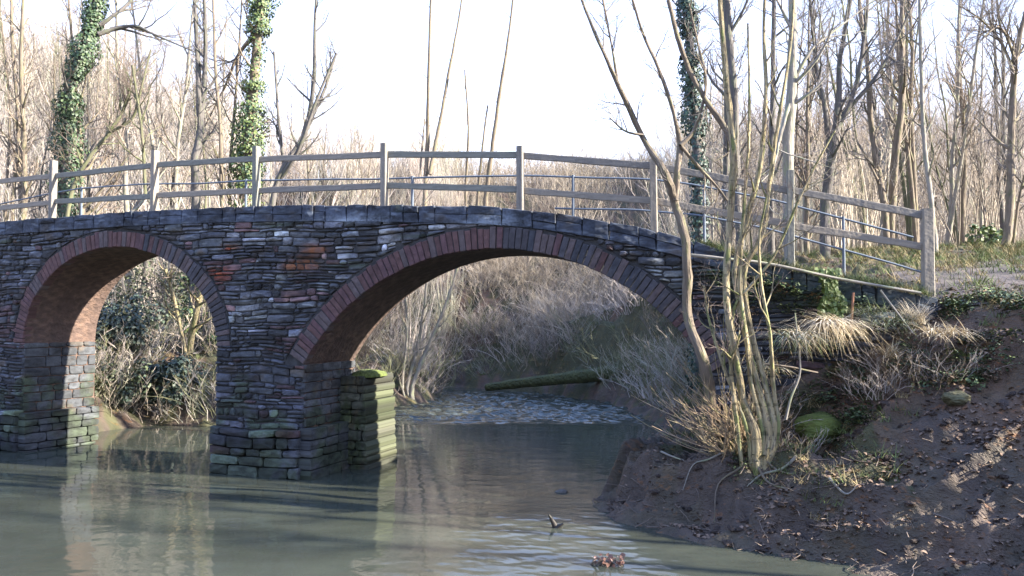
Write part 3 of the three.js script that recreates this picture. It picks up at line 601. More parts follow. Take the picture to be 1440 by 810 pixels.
// stems: polylines of [photo x, photo y, width in photo pixels] standing at distance D
function tree(name, label, D, stems, o = {}) {
  seed(o.seed ?? Math.round(stems[0][0][0] * 7 + D * 13));
  const wood = new MB(), twig = new MB(), ivy = new MB(), opt = { ...DEF, ...o.grow }, base0 = at(stems[0][0][0], stems[0][0][1], D);
  const gx = o.baseX !== undefined ? at(o.baseX, 400, D).x : base0.x, gy = ground(gx, D), root = V(gx, gy, -D);
  const g = thing(name, label, o.category ?? 'tree', root, o.group);
  stems.forEach((st, i) => {
    const dz = i ? rr(-0.03, 0.03) * D * (o.dz ?? 1) : 0;
    let pts = st.map(([x, y], k) => { const p = at(x, y, D); p.z += dz * k / Math.max(1, st.length - 1) + (k && k < st.length - 1 ? rr(-0.01, 0.01) * D : 0); return p; });
    let rad = st.map(([, , w]) => Math.max(0.006, w * D / F / 2));
    if (!i || o.allBase) { const b = V(lerp(gx, pts[0].x, o.allBase ? 0.6 : 0), gy - 0.15, -D); if (pts[0].y > gy + 0.1) { pts.unshift(b); rad.unshift(rad[0] * (o.flare ?? 1.25)); } }
    if (o.extend && pts[pts.length - 1].y > EYE) { const d = pts[pts.length - 1].clone().sub(pts[pts.length - 2]).normalize(), r = rad[rad.length - 1]; pts.push(pts[pts.length - 1].clone().addScaledVector(d, o.extend).add(V(rr(-0.3, 0.3), 0, 0))); rad.push(r * 0.35); }
    const N = Math.max(8, pts.length * 4), sm = smooth(pts, N), rs = sm.map((_, k) => { const f = k / N * (rad.length - 1), j = Math.min(Math.floor(f), rad.length - 2); return lerp(rad[j], rad[j + 1], f - j); });
    sm.forEach((p, k) => { if (k && k < N) p.add(V(rr(-1, 1), 0, rr(-1, 1)).multiplyScalar(rs[k] * 0.13)); }); tube(wood, sm, rs, rs[0] > 0.05 ? 9 : 6, undefined, 0.35);
    if (o.ivy && i < (o.ivy.stems ?? 1)) ivyOn(ivy, sm, rs, o.ivy.n, o.ivy.thick, o.ivy.size ?? 0.13, o.ivy.pal ?? IVY, o.ivy.t0 ?? 0, o.ivy.t1 ?? 1);
    if (!o.bare) grow({ wood, twig }, sm, rs, 1, opt);
  });
  mesh('trunk', wood.geo(root), o.bark ?? M.bark, g);
  if (!twig.empty) mesh('crown', twig.geo(root), o.twig ?? M.twig, g);
  if (!ivy.empty) mesh('ivy', ivy.geo(root), M.leaf, g);
  return g;
}
const G0 = { n: [10, 6, 4] };
// behind the left half of the bridge
tree('ivy_clad_tree', 'leaning tree thickly clad in dark ivy behind the left end of the bridge fence', 30, [[[90, 285, 16], [92, 190, 15], [104, 120, 13], [124, 60, 12], [131, -10, 11], [140, -120, 8]], [[138, 48, 7], [160, 38, 6], [190, 36, 4], [216, 48, 3]], [[140, 35, 6], [165, 12, 5], [185, -25, 4]]], { ivy: { n: 11000, thick: 0.38, size: 0.095 }, bark: M.barkDark, extend: 3, grow: { n: [9, 6, 4] } });
tree('forked_tree', 'slim dark bare tree forking above the fence between the two ivy clad trees', 28, [[[276, 285, 12], [277, 230, 11], [282, 185, 10], [281, 140, 8], [276, 80, 6], [274, 0, 5], [270, -90, 3]], [[283, 165, 8], [288, 105, 7], [296, 40, 5], [294, -60, 3]]], { bark: M.barkDark, twig: M.twigDark, grow: { n: [13, 5, 4], len: [1.6, 0.8, 0.4] }, extend: 2 });
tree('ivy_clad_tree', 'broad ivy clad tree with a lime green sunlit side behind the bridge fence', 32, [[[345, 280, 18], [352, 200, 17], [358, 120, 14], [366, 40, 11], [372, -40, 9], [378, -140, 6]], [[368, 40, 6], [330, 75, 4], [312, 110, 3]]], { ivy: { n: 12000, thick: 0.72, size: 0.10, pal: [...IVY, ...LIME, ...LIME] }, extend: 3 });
tree('many_stemmed_tree', 'bare tree with several stems fanning to the right of the broad ivy tree', 27, [[[385, 270, 9], [402, 235, 8], [425, 190, 7], [441, 125, 6], [443, 30, 4], [448, -60, 2]], [[392, 255, 7], [425, 215, 6], [452, 150, 4], [480, 85, 3]], [[400, 240, 5], [398, 180, 4], [392, 80, 3]], [[415, 215, 5], [455, 120, 4], [466, 65, 3]]], { bark: M.barkDark, twig: M.twigDark, grow: { n: [9, 5, 3], len: [1.4, 0.7, 0.35] } });
tree('slender_tree', 'two tall hair thin stems rising into open sky above the middle of the bridge', 46, [[[597, 285, 7], [600, 200, 6], [603, 110, 4.5], [607, -20, 3], [610, -110, 2]], [[604, 245, 6], [618, 170, 5], [632, 90, 4], [647, 0, 2.5], [655, -80, 2]], [[590, 250, 3], [594, 160, 2]]], { grow: { n: [9, 3, 2], len: [0.9, 0.45, 0.3], r: [0.02, 0.01, 0.007] } });
tree('slender_tree', 'tall thin stem leaning right beside the bridge crown fence post', 47, [[[683, 285, 7], [692, 215, 6], [702, 140, 5], [713, 70, 3.5], [724, -20, 2.5], [730, -90, 2]], [[655, 285, 4], [660, 190, 3], [655, 105, 2]], [[672, 285, 5], [680, 200, 3], [686, 150, 2]]], { allBase: true, grow: { n: [8, 4, 2], len: [0.8, 0.4, 0.3], r: [0.02, 0.01, 0.007] } });
tree('mossy_tree', 'small crooked mossy green tree beside the leaning ivy tree', 27, [[[98, 280, 6], [118, 235, 5.5], [150, 190, 5], [185, 165, 4], [203, 125, 3], [212, 70, 2]], [[150, 190, 5], [175, 150, 4], [180, 90, 3]], [[205, 280, 5], [207, 190, 4], [198, 100, 3]]], { bark: M.barkMoss, twig: M.twig, grow: { n: [10, 7, 4], len: [1.5, 0.9, 0.45] } });
tree('slim_grey_tree', 'pair of slim grey stems beyond the fence left of the leaning ivy tree', 29, [[[18, 285, 6], [22, 180, 5], [20, 60, 4], [16, -60, 3]], [[34, 285, 8], [36, 190, 7], [42, 90, 5], [44, -60, 3]], [[8, 285, 4], [2, 150, 3], [-8, 20, 2]]], { allBase: true, bark: M.bark, twig: M.twigPale, grow: { n: [14, 6, 4], len: [1.5, 0.9, 0.45] } });
// right of the crown
tree('ivy_clad_tree', 'tall straight ivy clad trunk behind the fence beside the riverside alder', 21, [[[984, 340, 14], [982, 230, 14], [976, 130, 13], [967, 40, 12], [962, -30, 11], [955, -150, 8]]], { ivy: { n: 9000, thick: 0.27, size: 0.075, pal: [[0.03, 0.07, 0.045], [0.045, 0.085, 0.05], [0.025, 0.055, 0.045]] }, bark: M.barkDark, twig: M.twigDark, extend: 3, grow: { n: [12, 6, 4], len: [1.4, 0.8, 0.4], up: 0.02 } });
tree('smooth_grey_tree', 'straight smooth grey trunk standing just right of the tall ivy trunk', 20, [[[1040, 340, 13], [1037, 240, 13], [1031, 130, 12], [1025, 30, 11], [1020, -120, 9]]], { bark: M.barkDark, twig: M.twigDark, extend: 3, grow: { n: [10, 6, 4], from: [0.45, 0.15, 0.2] } });
tree('pale_tree', 'pale grey upright trunk rising behind the fence right of the alder', 19, [[[1110, 372, 16], [1110, 250, 16], [1112, 150, 15], [1114, 60, 12], [1116, -60, 10], [1116, -160, 7]], [[1112, 140, 7], [1095, 190, 5], [1085, 250, 3]], [[1117, 110, 6], [1140, 70, 4], [1165, 50, 3]]], { bark: M.barkPale, twig: M.twigDark, extend: 3, grow: { n: [10, 6, 4], from: [0.4, 0.15, 0.2] } });
tree('forked_tree', 'dark tree dividing into four limbs behind the middle of the right hand fence', 21, [[[1160, 365, 14], [1163, 280, 14], [1168, 205, 13], [1178, 150, 9], [1184, 80, 7], [1192, 0, 6], [1198, -100, 4]], [[1166, 215, 8], [1155, 150, 6], [1148, 90, 5], [1135, 20, 4], [1125, -60, 3]], [[1172, 190, 8], [1195, 140, 7], [1210, 70, 6], [1222, -40, 4]], [[1185, 160, 6], [1225, 115, 5], [1270, 40, 3], [1290, -10, 3]]], { bark: M.barkDark, twig: M.twigDark, grow: { n: [9, 6, 4], len: [1.4, 0.8, 0.4] } });
tree('slim_leaning_tree', 'slim tree leaning left behind the fence with a second thicker stem beside it', 22, [[[1247, 375, 9], [1240, 290, 9], [1230, 190, 8], [1220, 100, 6], [1212, 0, 5], [1206, -100, 4]], [[1252, 375, 11], [1256, 260, 11], [1262, 140, 9], [1270, 10, 7], [1276, -100, 5]], [[1248, 290, 5], [1225, 240, 4], [1212, 200, 3]]], { allBase: true, bark: M.bark, twig: M.twigDark, grow: { n: [8, 5, 4], len: [1.2, 0.7, 0.4] } });
tree('thin_pale_tree', 'thin pale stem just beyond the last fence post', 20, [[[1318, 385, 8], [1308, 300, 7], [1302, 200, 6], [1296, 90, 5], [1292, -30, 4]]], { bark: M.barkPale, twig: M.twigPale, grow: { n: [10, 4, 3], len: [1.0, 0.5, 0.3] } });
tree('bent_tree', 'bent tree with an elbow in its trunk on the grass above the path', 20, [[[1414, 345, 11], [1420, 280, 11], [1424, 200, 10], [1428, 120, 9], [1436, 60, 7], [1452, -20, 5]], [[1428, 110, 5], [1410, 60, 4], [1385, 30, 3], [1350, 10, 2]], [[1430, 90, 5], [1405, 40, 3], [1370, 60, 2]], [[1424, 350, 5], [1436, 270, 4], [1450, 190, 3]]], { bark: M.bark, twig: M.twigDark, grow: { n: [10, 7, 4], len: [1.4, 0.8, 0.4] } });
tree('straight_tree', 'straight slim trunk in the wood between the alder and the pale trunk', 26, [[[1085, 350, 9], [1083, 220, 8], [1086, 100, 7], [1088, -60, 5]]], { bark: M.barkDark, twig: M.twigDark, grow: { n: [9, 6, 4], from: [0.35, 0.1, 0.2] } });
// under the arches
tree('riverside_tree', 'pair of pale stems leaning right on the bank seen through the right arch', 31, [[[580, 545, 7], [600, 490, 6], [622, 440, 5], [640, 385, 4], [655, 320, 3]], [[573, 545, 5], [586, 490, 5], [598, 430, 4], [603, 370, 3]], [[566, 545, 4], [572, 480, 3], [570, 410, 3]]], { allBase: true, bark: M.barkPale, twig: M.twigPale, grow: { n: [9, 5, 3], len: [1.2, 0.6, 0.3], r: [0.03, 0.012, 0.008] } });
tree('sunlit_leaning_tree', 'sunlit trunk leaning right on the bank seen through the left arch', 25.8, [[[258, 560, 12], [266, 480, 9], [278, 440, 8], [290, 400, 6], [305, 340, 5]], [[262, 500, 5], [250, 430, 5], [246, 380, 4]]], { bark: M.barkOlive, twig: M.twig, grow: { n: [9, 5, 4], len: [1.2, 0.7, 0.35] } });
tree('riverside_tree', 'thin dark forked stems on the bank seen through the left arch', 30, [[[186, 500, 6], [190, 440, 6], [196, 400, 5], [206, 350, 4]], [[188, 450, 4], [180, 400, 4], [176, 350, 3]], [[232, 500, 5], [234, 430, 4], [230, 360, 4]]], { allBase: true, bark: M.barkDark, twig: M.twigDark, grow: { n: [8, 5, 3], len: [1.0, 0.6, 0.3], r: [0.03, 0.012, 0.008] } });

// the alder on the near bank
tree('alder_tree', 'many stemmed sunlit alder growing on the near right bank in front of the bridge', 12.2, [
  [[1062, 612, 14.4], [1048, 565, 11.6], [1032, 500, 10.9], [1022, 430, 10.1], [1023, 360, 10.1], [1029, 290, 10.1], [1029, 220, 9.3], [1021, 120, 7.9], [1010, 0, 6.5], [1004, -90, 5.1]],
  [[1080, 605, 10.9], [1068, 550, 9.3], [1052, 485, 8.7], [1041, 430, 7.9], [1038, 380, 7.9], [1055, 310, 7.9], [1073, 230, 7.2], [1083, 130, 5.8], [1086, 20, 5.1], [1090, -70, 3.6]],
  [[1088, 600, 10.1], [1078, 545, 8.7], [1064, 480, 7.9], [1054, 420, 7.9], [1054, 375, 7.9], [1076, 330, 7.2], [1090, 240, 6.5], [1102, 150, 5.1], [1118, 50, 3.6], [1128, -40, 2.9]],
  [[1030, 440, 5.1], [1060, 395, 4.3], [1090, 360, 4.3], [1122, 280, 3.6], [1150, 225, 2.9], [1172, 185, 2.1]],
  [[1072, 606, 7.6], [1057, 540, 6.8], [1046, 470, 6.0], [1040, 400, 6.0], [1044, 300, 5.1], [1048, 180, 4.2], [1046, 40, 2.5]],
  [[1094, 600, 6.8], [1086, 540, 6.0], [1074, 470, 5.1], [1064, 400, 4.2], [1058, 340, 3.4], [1066, 280, 2.5]],
  [[1052, 612, 6.8], [1036, 560, 6.0], [1018, 500, 5.1], [1004, 440, 3.4], [1000, 400, 2.5]],
  [[1032, 560, 5.8], [1026, 510, 5.1], [1030, 470, 3.6]]], { allBase: true, bark: M.barkOlive, twig: M.twig, flare: 1.15, dz: 1.3, grow: { n: [7, 4, 2.1], from: [0.5, 0.3, 0.3], len: [0.85, 0.4, 0.2], r: [0.018, 0.008, 0.005] } });
tree('leaning_tree', 'crooked tree leaning left over the bridge parapet from behind the alder', 13.1, [
  [[1000, 560, 15], [984, 500, 14], [968, 440, 13], [967, 385, 13], [962, 330, 12], [950, 285, 12], [938, 255, 10], [905, 190, 8], [872, 125, 7], [845, 70, 5], [820, 0, 4], [800, -60, 3]],
  [[950, 282, 9], [952, 245, 9], [957, 205, 8], [946, 160, 6], [925, 100, 5], [905, 50, 4], [885, -10, 3]],
  [[957, 205, 7], [975, 185, 5], [992, 120, 4], [985, 60, 4], [972, 0, 3]],
  [[958, 206, 6], [985, 235, 5], [1010, 262, 4], [1028, 285, 3]],
  [[940, 0, 6], [952, 50, 7], [968, 92, 8], [994, 145, 8], [1018, 182, 9], [1028, 215, 9]],
  [[905, 190, 4], [880, 185, 3], [858, 165, 2]], [[868, 112, 4], [862, 70, 3], [848, -10, 3]]], { baseX: 1003, bark: M.bark, twig: M.twigDark, dz: 0.6, grow: { n: [6, 4, 3], from: [0.4, 0.3, 0.3], len: [0.8, 0.4, 0.2], r: [0.014, 0.007, 0.005] } });

// slim trees of the wood, many alike
{
  const proto = [];
  for (let k = 0; k < 6; k++) {
    seed(400 + k * 17);
    const wood = new MB(), twig = new MB(), H = rr(9, 14), n = k % 3 === 0 ? 2 : 1;
    for (let j = 0; j < n; j++) {
      const P = [V(0, -0.3, 0)], lean = V(rr(-0.12, 0.12) + j * 0.16, 0, rr(-0.1, 0.1)); let c = V(0, 0, 0); for (let i = 1; i <= 8; i++) { c = c.clone().add(V(lean.x * H / 8 + rr(-0.1, 0.1), H / 8, lean.z * H / 8 + rr(-0.1, 0.1))); P.push(c); }
      const r0 = rr(0.07, 0.13), R = P.map((_, i) => r0 * (1 - 0.85 * i / 8)), sm = smooth(P, 18), rs = sm.map((_, i) => { const f = i / 18 * 8, q = Math.min(7, Math.floor(f)); return lerp(R[q], R[q + 1], f - q); });
      tube(wood, sm, rs, 7, undefined, 0.15); grow({ wood, twig }, sm, rs, 1, { ...DEF, n: [16, 7, 4], from: [0.22, 0.15, 0.2], len: [2.0, 0.9, 0.45] });
    }
    proto.push([wood.geo(), twig.geo()]);
  }
  seed(99);
  const mats = [[M.bark, M.twig], [M.barkDark, M.twigDark], [M.barkPale, M.twigPale], [M.barkMoss, M.twig]];
  const kinds = ['brown barked', 'dark barked', 'pale barked', 'moss green'];
  const place = (n, pick, where, group, name, far) => {
    for (let i = 0; i < n; i++) {
      const [px, D] = pick(), x = at(px, 400, D).x; if (sdRiver(x, D) < 1.2) continue;
      const k = Math.floor(rnd() * 6), mi = Math.floor(rnd() * 4), m = mats[mi], g = thing(name, 'slender ' + kinds[mi] + ' bare tree ' + where, 'tree', V(x, ground(x, D), -D), kinds[mi] + ' ' + group);
      g.rotation.y = rr(0, 6.28); g.scale.setScalar(rr(0.75, 1.25) * (far ?? 1));
      mesh('trunk', proto[k][0], m[0], g); mesh('crown', proto[k][1], m[1], g);
    }
  };
  place(46, () => [rr(990, 1470), rr(23, 50)], 'in the wood behind the right hand fence', 'trees behind the right hand fence', 'slender_woodland_tree');
  place(60, () => [rr(-40, 320), rr(31, 60)], 'in the sunlit wood behind the left arch', 'trees behind the left arch', 'slender_woodland_tree', 1.25);
  place(5, () => { const D = rr(6, 10); return [720 + F * rr(12, 20) / D, D]; }, 'on the slope beside the path', 'trees on the slope beside the path', 'slender_woodland_tree', 0.8);
  place(7, () => [rr(300, 560), rr(48, 60)], 'on the hill behind the pier between the arches', 'trees on the hill behind the pier', 'slender_woodland_tree', 0.8);
}

// ------------------------------------------------------------------ brushwood, the mass of bare stems that cannot be counted
function brushGeo(k, n, H, spread, lean, twigs, tangle = 1) {
  seed(900 + k * 31); const mb = new MB();
  for (let i = 0; i < n; i++) {
    const a = rr(0, 6.28), r = Math.sqrt(rnd()) * spread * 0.35, P = [V(Math.cos(a) * r, -0.1, Math.sin(a) * r)], h = H * rr(0.45, 1.05); let d = V(Math.cos(a) * spread * rr(0, 0.5) / H + lean, 1, Math.sin(a) * spread * rr(0, 0.5) / H).normalize(), c = P[0];
    for (let j = 1; j <= 5; j++) { d = d.clone().add(V(rr(-0.14, 0.14) * tangle + lean * 0.04, rr(-0.06, 0.06) * tangle, rr(-0.14, 0.14) * tangle)).normalize(); c = c.clone().addScaledVector(d, h / 5); P.push(c); }
    const r0 = 0.008 + 0.03 * Math.pow(rnd(), 2.2), R = P.map((_, j) => r0 * (1 - 0.75 * j / 5)); tube(mb, P, R, 3);
    for (let q = 0; q < twigs; q++) {
      const [p, dd] = along(P, rr(0.25, 0.98)); const e = dd.clone().add(V(rr(-1, 1), rr(-0.3, 0.6), rr(-1, 1)).multiplyScalar(0.8)).normalize(), L = rr(0.3, 0.9) * H / 4, m = p.clone().addScaledVector(e, L * 0.5), t = m.clone().addScaledVector(e.add(V(rr(-0.3, 0.3), 0.15, rr(-0.3, 0.3))).normalize(), L * 0.5);
      tube(mb, [p, m, t], [0.0075, 0.006, 0.0035], 3);
    }
  }
  return mb.geo();
}
const BRUSH = [brushGeo(0, 26, 4.2, 2.2, 0, 7), brushGeo(1, 22, 3.4, 4.2, 0, 9, 2.2), brushGeo(2, 11, 8.0, 2.2, 0.42, 8), brushGeo(3, 24, 2.2, 4.0, 0, 8, 3.2), brushGeo(4, 22, 6.5, 2.0, 0, 9)];
function scatter(name, geo, list, mat, label, category) {               // list of [x, d, scale, colour, scaleY]
  const m = new THREE.InstancedMesh(geo, mat, list.length), o = new THREE.Object3D();
  list.forEach(([x, d, s, c, sy], i) => { o.position.set(x, ground(x, d) - 0.05, -d); o.rotation.set(rr(-0.08, 0.08), sy?.turn ?? rr(0, 6.28), rr(-0.08, 0.08)); o.scale.set(s, s * (sy?.h ?? 1), s); o.updateMatrix(); m.setMatrixAt(i, o.matrix); m.setColorAt(i, lin(...c)); });
  m.name = numbered(name); m.castShadow = m.receiveShadow = true; scene.add(m); return tag(m, label, category, undefined, 'stuff');
}
{
  seed(2024);
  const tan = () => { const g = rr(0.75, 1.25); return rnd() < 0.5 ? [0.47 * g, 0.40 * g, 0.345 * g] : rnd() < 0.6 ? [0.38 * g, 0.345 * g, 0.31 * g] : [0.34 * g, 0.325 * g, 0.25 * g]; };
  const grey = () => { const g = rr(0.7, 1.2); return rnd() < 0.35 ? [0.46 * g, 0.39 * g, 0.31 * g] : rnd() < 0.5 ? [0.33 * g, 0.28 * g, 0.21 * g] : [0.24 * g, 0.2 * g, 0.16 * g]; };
  const spots = (n, f, minSd = 0.6) => { const r = []; let t = 0; while (r.length < n && t++ < n * 30) { const q = f(); if (sdRiver(q[0], q[1]) > minSd) r.push(q); } return r; };
  const pxd = (x0, x1, d0, d1) => { const D = lerp(d0, d1, Math.sqrt(rnd())); return [at(rr(x0, x1), 400, D).x, D]; };
  scatter('far_bank_brushwood', BRUSH[0], spots(330, () => [...pxd(-60, 640, 27, 62), rr(0.7, 1.3), tan()]), M.brush, 'tangled sunlit brushwood on the bank behind the left half of the bridge', 'brushwood');
  scatter('leaning_brushwood', BRUSH[2], spots(42, () => [...pxd(370, 500, 27, 35), rr(0.6, 1.05), rnd() < 0.6 ? [0.13, 0.105, 0.09] : tan(), { turn: rr(-0.5, 0.5) }]), M.brush, 'thin bare shrub stems all leaning right behind the fence', 'brushwood');
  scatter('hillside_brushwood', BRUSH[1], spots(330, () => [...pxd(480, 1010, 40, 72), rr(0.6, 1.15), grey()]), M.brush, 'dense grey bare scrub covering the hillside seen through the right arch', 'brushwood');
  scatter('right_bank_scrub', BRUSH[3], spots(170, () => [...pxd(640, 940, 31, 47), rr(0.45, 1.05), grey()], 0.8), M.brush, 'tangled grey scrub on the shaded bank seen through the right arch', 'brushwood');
  scatter('woodland_saplings', BRUSH[4], spots(230, () => [...pxd(960, 1500, 21, 60), rr(0.7, 1.35), rnd() < 0.6 ? tan() : grey()]), M.brush, 'crowded thin saplings in the wood behind the right hand fence', 'brushwood');
  scatter('left_saplings', BRUSH[4], spots(330, () => { const q = pxd(-90, 330, 31, 66), x = q[0] / q[1] * F + 720; return [...q, rr(1.0, 1.6) * (x < 130 ? 1.45 : x < 230 ? 1.15 : 0.9), tan()]; }), M.brush, 'crowded pale saplings behind the left end of the bridge', 'brushwood');
  scatter('waterside_scrub', BRUSH[3], spots(270, () => { const D = rr(22, 44), q = [at(rr(60, 1000), 400, D).x, D, rr(0.4, 0.95), rnd() < 0.4 ? tan() : rnd() < 0.5 ? grey() : [0.2, 0.2, 0.11]]; const s = sdRiver(q[0], q[1]); return s > 0.1 && s < 4 && !(q[0] > 0 && s < 0.7) ? q : [0, 30, 1, [0, 0, 0]]; }, 0.25), M.brush, 'low bare scrub along the water edge beyond the bridge', 'brushwood');
  scatter('near_bank_scrub', BRUSH[3], spots(34, () => [rnd() < 0.5 ? rr(3.6, 4.4) : rr(5.3, 6.6), rr(12.2, 13.6), rr(0.16, 0.36), rnd() < 0.5 ? tan() : [0.16, 0.12, 0.08]], 0.8), M.brush, 'dry bramble stems at the foot of the wall beside the near bank', 'brambles');
}

// ------------------------------------------------------------------ evergreen shrubs seen through the left arch
function shrub(name, label, px, py, D, w, h, n, pal, size) {
  seed(px + D * 3); const c = at(px, py, D), root = V(c.x, ground(c.x, D), -D), g = thing(name, label, 'shrub', root), lf = new MB(), st = new MB();
  for (let i = 0; i < 14; i++) { const e = V(rr(-w, w) * 0.8, h * rr(0.5, 0.95), rr(-w, w) * 0.6); tube(st, [V(rr(-0.2, 0.2), -0.1, rr(-0.2, 0.2)), e.clone().multiplyScalar(0.5).add(V(rr(-0.1, 0.1), 0.1, 0)), e], [0.025, 0.015, 0.005], 4); }
  const cl = []; for (let i = 0; i < 22; i++) cl.push([V(rr(-w, w), h * rr(0.15, 0.9), rr(-w, w) * 0.7), rr(0.2, 0.45) * w]);
  for (let i = 0; i < n; i++) { const [q, r] = cl[Math.floor(rnd() * cl.length)], d = V(rr(-1, 1), rr(-1, 1), rr(-1, 1)).normalize(), k = pal[Math.floor(rnd() * pal.length)], t = rr(0.7, 1.3); const p = q.clone().addScaledVector(d, r * Math.pow(rnd(), 0.4)); if (p.y > 0) leaf(lf, p, d.clone().add(V(0, 0.6, 0)).normalize(), size * rr(0.7, 1.3), lin(k[0] * t, k[1] * t, k[2] * t)); }
  mesh('stems', st.geo(), M.twigDark, g); mesh('foliage', lf.geo(), M.leaf, g);
}
const TEAL = [[0.05, 0.08, 0.055], [0.065, 0.095, 0.065], [0.045, 0.065, 0.05]];
shrub('evergreen_shrub', 'low sprawling green bramble patch at the water edge seen through the left arch', 185, 585, 25.4, 1.3, 0.9, 2200, [[0.09, 0.115, 0.05], [0.12, 0.13, 0.06], [0.07, 0.1, 0.05]], 0.09);
shrub('evergreen_shrub', 'loose olive green thicket high on the bank seen through the left arch', 215, 470, 30.5, 2.2, 3.2, 3600, [[0.11, 0.13, 0.06], [0.14, 0.15, 0.08], [0.09, 0.11, 0.06]], 0.1);
shrub('evergreen_shrub', 'dark bluish evergreen shrub overhanging the water seen through the left arch', 228, 590, 25.2, 0.95, 1.7, 2600, TEAL, 0.11);
shrub('evergreen_shrub', 'grey green bramble mound on the left of the bank seen through the left arch', 150, 520, 26.5, 1.5, 2.4, 3000, [[0.07, 0.09, 0.06], [0.09, 0.1, 0.07], ...TEAL], 0.11);
shrub('evergreen_shrub', 'yellow green bush against the pier seen through the left arch', 296, 480, 28, 0.9, 3.0, 1600, [...LIME, ...IVY], 0.11);
shrub('ivy_clump', 'small clump of ivy on the wet foot of the mossy cutwater', 512, 622, 18.05, 0.22, 0.55, 420, [[0.05, 0.09, 0.06], [0.07, 0.12, 0.07]], 0.07);
shrub('evergreen_shrub', 'small leafy green bush at the roadside end of the path', 1395, 340, 22, 0.5, 0.7, 500, LIME, 0.1);

// ------------------------------------------------------------------ near bank: shoots, grass, moss, ivy, roots, debris
{
  seed(611);
  const base = onGround(1040, 628, 9, 14), g = thing('coppice_shoots', 'fan of bare straw coloured shoots sprouting left from the foot of the alder', 'shoots', base), mats = [M.barkOlive, std({ color: lin(0.42, 0.32, 0.2) }), std({ color: lin(0.36, 0.26, 0.17) })];
  for (let i = 0; i < 96; i++) {
    const left = i < 70, a = left ? rr(-2.3, 0.1) : rr(-1.0, 0.9), el = left ? rr(0.05, 0.75) : rr(0.7, 1.4), L = rr(0.5, left ? 1.7 : 1.2), p0 = V(rr(-0.35, 0.25), 0, rr(-0.25, 0.25)); p0.y = ground(base.x + p0.x, -(base.z + p0.z)) - base.y - 0.03;
    let d = V(Math.sin(a) * Math.cos(el), Math.sin(el), Math.cos(a) * Math.cos(el) * 0.55).normalize(), c = p0; const P = [c]; for (let j = 0; j < 5; j++) { d = d.clone().add(V(rr(-0.1, 0.1), 0.06, rr(-0.1, 0.1))).normalize(); c = c.clone().addScaledVector(d, L / 5); P.push(c); }
    const r0 = rr(0.007, 0.014), mb = new MB(); tube(mb, P, P.map((_, j) => r0 * (1 - 0.14 * j)), 5);
    for (let q = 0; q < 3; q++) { const [s, dd] = along(P, rr(0.4, 0.95)), e = dd.clone().add(V(rr(-0.8, 0.8), rr(-0.2, 0.6), rr(-0.8, 0.8))).normalize(); tube(mb, [s, s.clone().addScaledVector(e, rr(0.12, 0.4))], [0.005, 0.0025], 3); }
    mesh('shoot', mb.geo(), mats[i % 3], g);
  }
}
function tussock(name, label, p, n, L, droop, pal, up, spread, w = 0.006) {
  seed(Math.round(p.x * 991 + p.z * 77)); const mb = new MB(), g = thing(name, label, 'grass', p);
  for (let i = 0; i < n; i++) { const c = pal[Math.floor(rnd() * pal.length)], t = rr(0.7, 1.25), a = rr(0, 6.28); blade(mb, V(rr(-spread, spread), rr(-0.05, 0.08), rr(-spread, spread) * 0.7), V(Math.cos(a), up * rr(0.5, 1.6), Math.sin(a) + 0.3), L * rr(0.5, 1.15), w * rr(0.6, 1.4), droop * rr(0.4, 1.4), lin(c[0] * t, c[1] * t, c[2] * t)); }
  mesh('blades', mb.geo(), M.dry, g);
  return g;
}
const STRAW = [[0.5, 0.39, 0.22], [0.42, 0.32, 0.17], [0.55, 0.45, 0.29]], GRN = [[0.10, 0.14, 0.03], [0.14, 0.17, 0.05], [0.22, 0.2, 0.09]];
tussock('straw_grass', 'hanging tuft of straw coloured dead grass below the bright ivy', at(1168, 455, 12.75), 520, 0.8, 0.5, STRAW, 0.5, 0.22, 0.008);
tussock('straw_grass', 'sunlit yellowish grass clump overhanging the dark hollow by the alder', at(1120, 474, 12.5), 380, 0.55, 0.55, [...STRAW, ...GRN], 0.6, 0.25, 0.008);
tussock('pale_grass', 'fluffy pale cream dead grass clump under the fence end', at(1287, 452, 12.9), 200, 0.45, 0.25, [[0.55, 0.48, 0.36], [0.5, 0.42, 0.3]], 1.3, 0.14);
tussock('straw_grass', 'small rusty straw tuft between the hanging grass and the pale clump', at(1252, 500, 12.5), 120, 0.42, 0.3, STRAW, 1.0, 0.12);
tussock('straw_grass', 'broad straw tuft spilling over the bank below the fence end', at(1325, 470, 12.3), 260, 0.45, 0.4, STRAW, 0.8, 0.3, 0.007);
tussock('straw_grass', 'short straw tuft on the bank edge right behind the alder stems', at(1075, 520, 12.6), 240, 0.45, 0.4, [...STRAW, ...GRN], 0.8, 0.25, 0.007);
tussock('green_grass', 'dull green grass tuft between the straw tufts under the fence', at(1255, 455, 12.9), 260, 0.4, 0.45, GRN, 0.8, 0.3);
tussock('green_grass', 'fresh green grass tuft on the wall top beside the bright ivy', at(1215, 440, 13.2), 240, 0.4, 0.4, GRN, 0.9, 0.35);
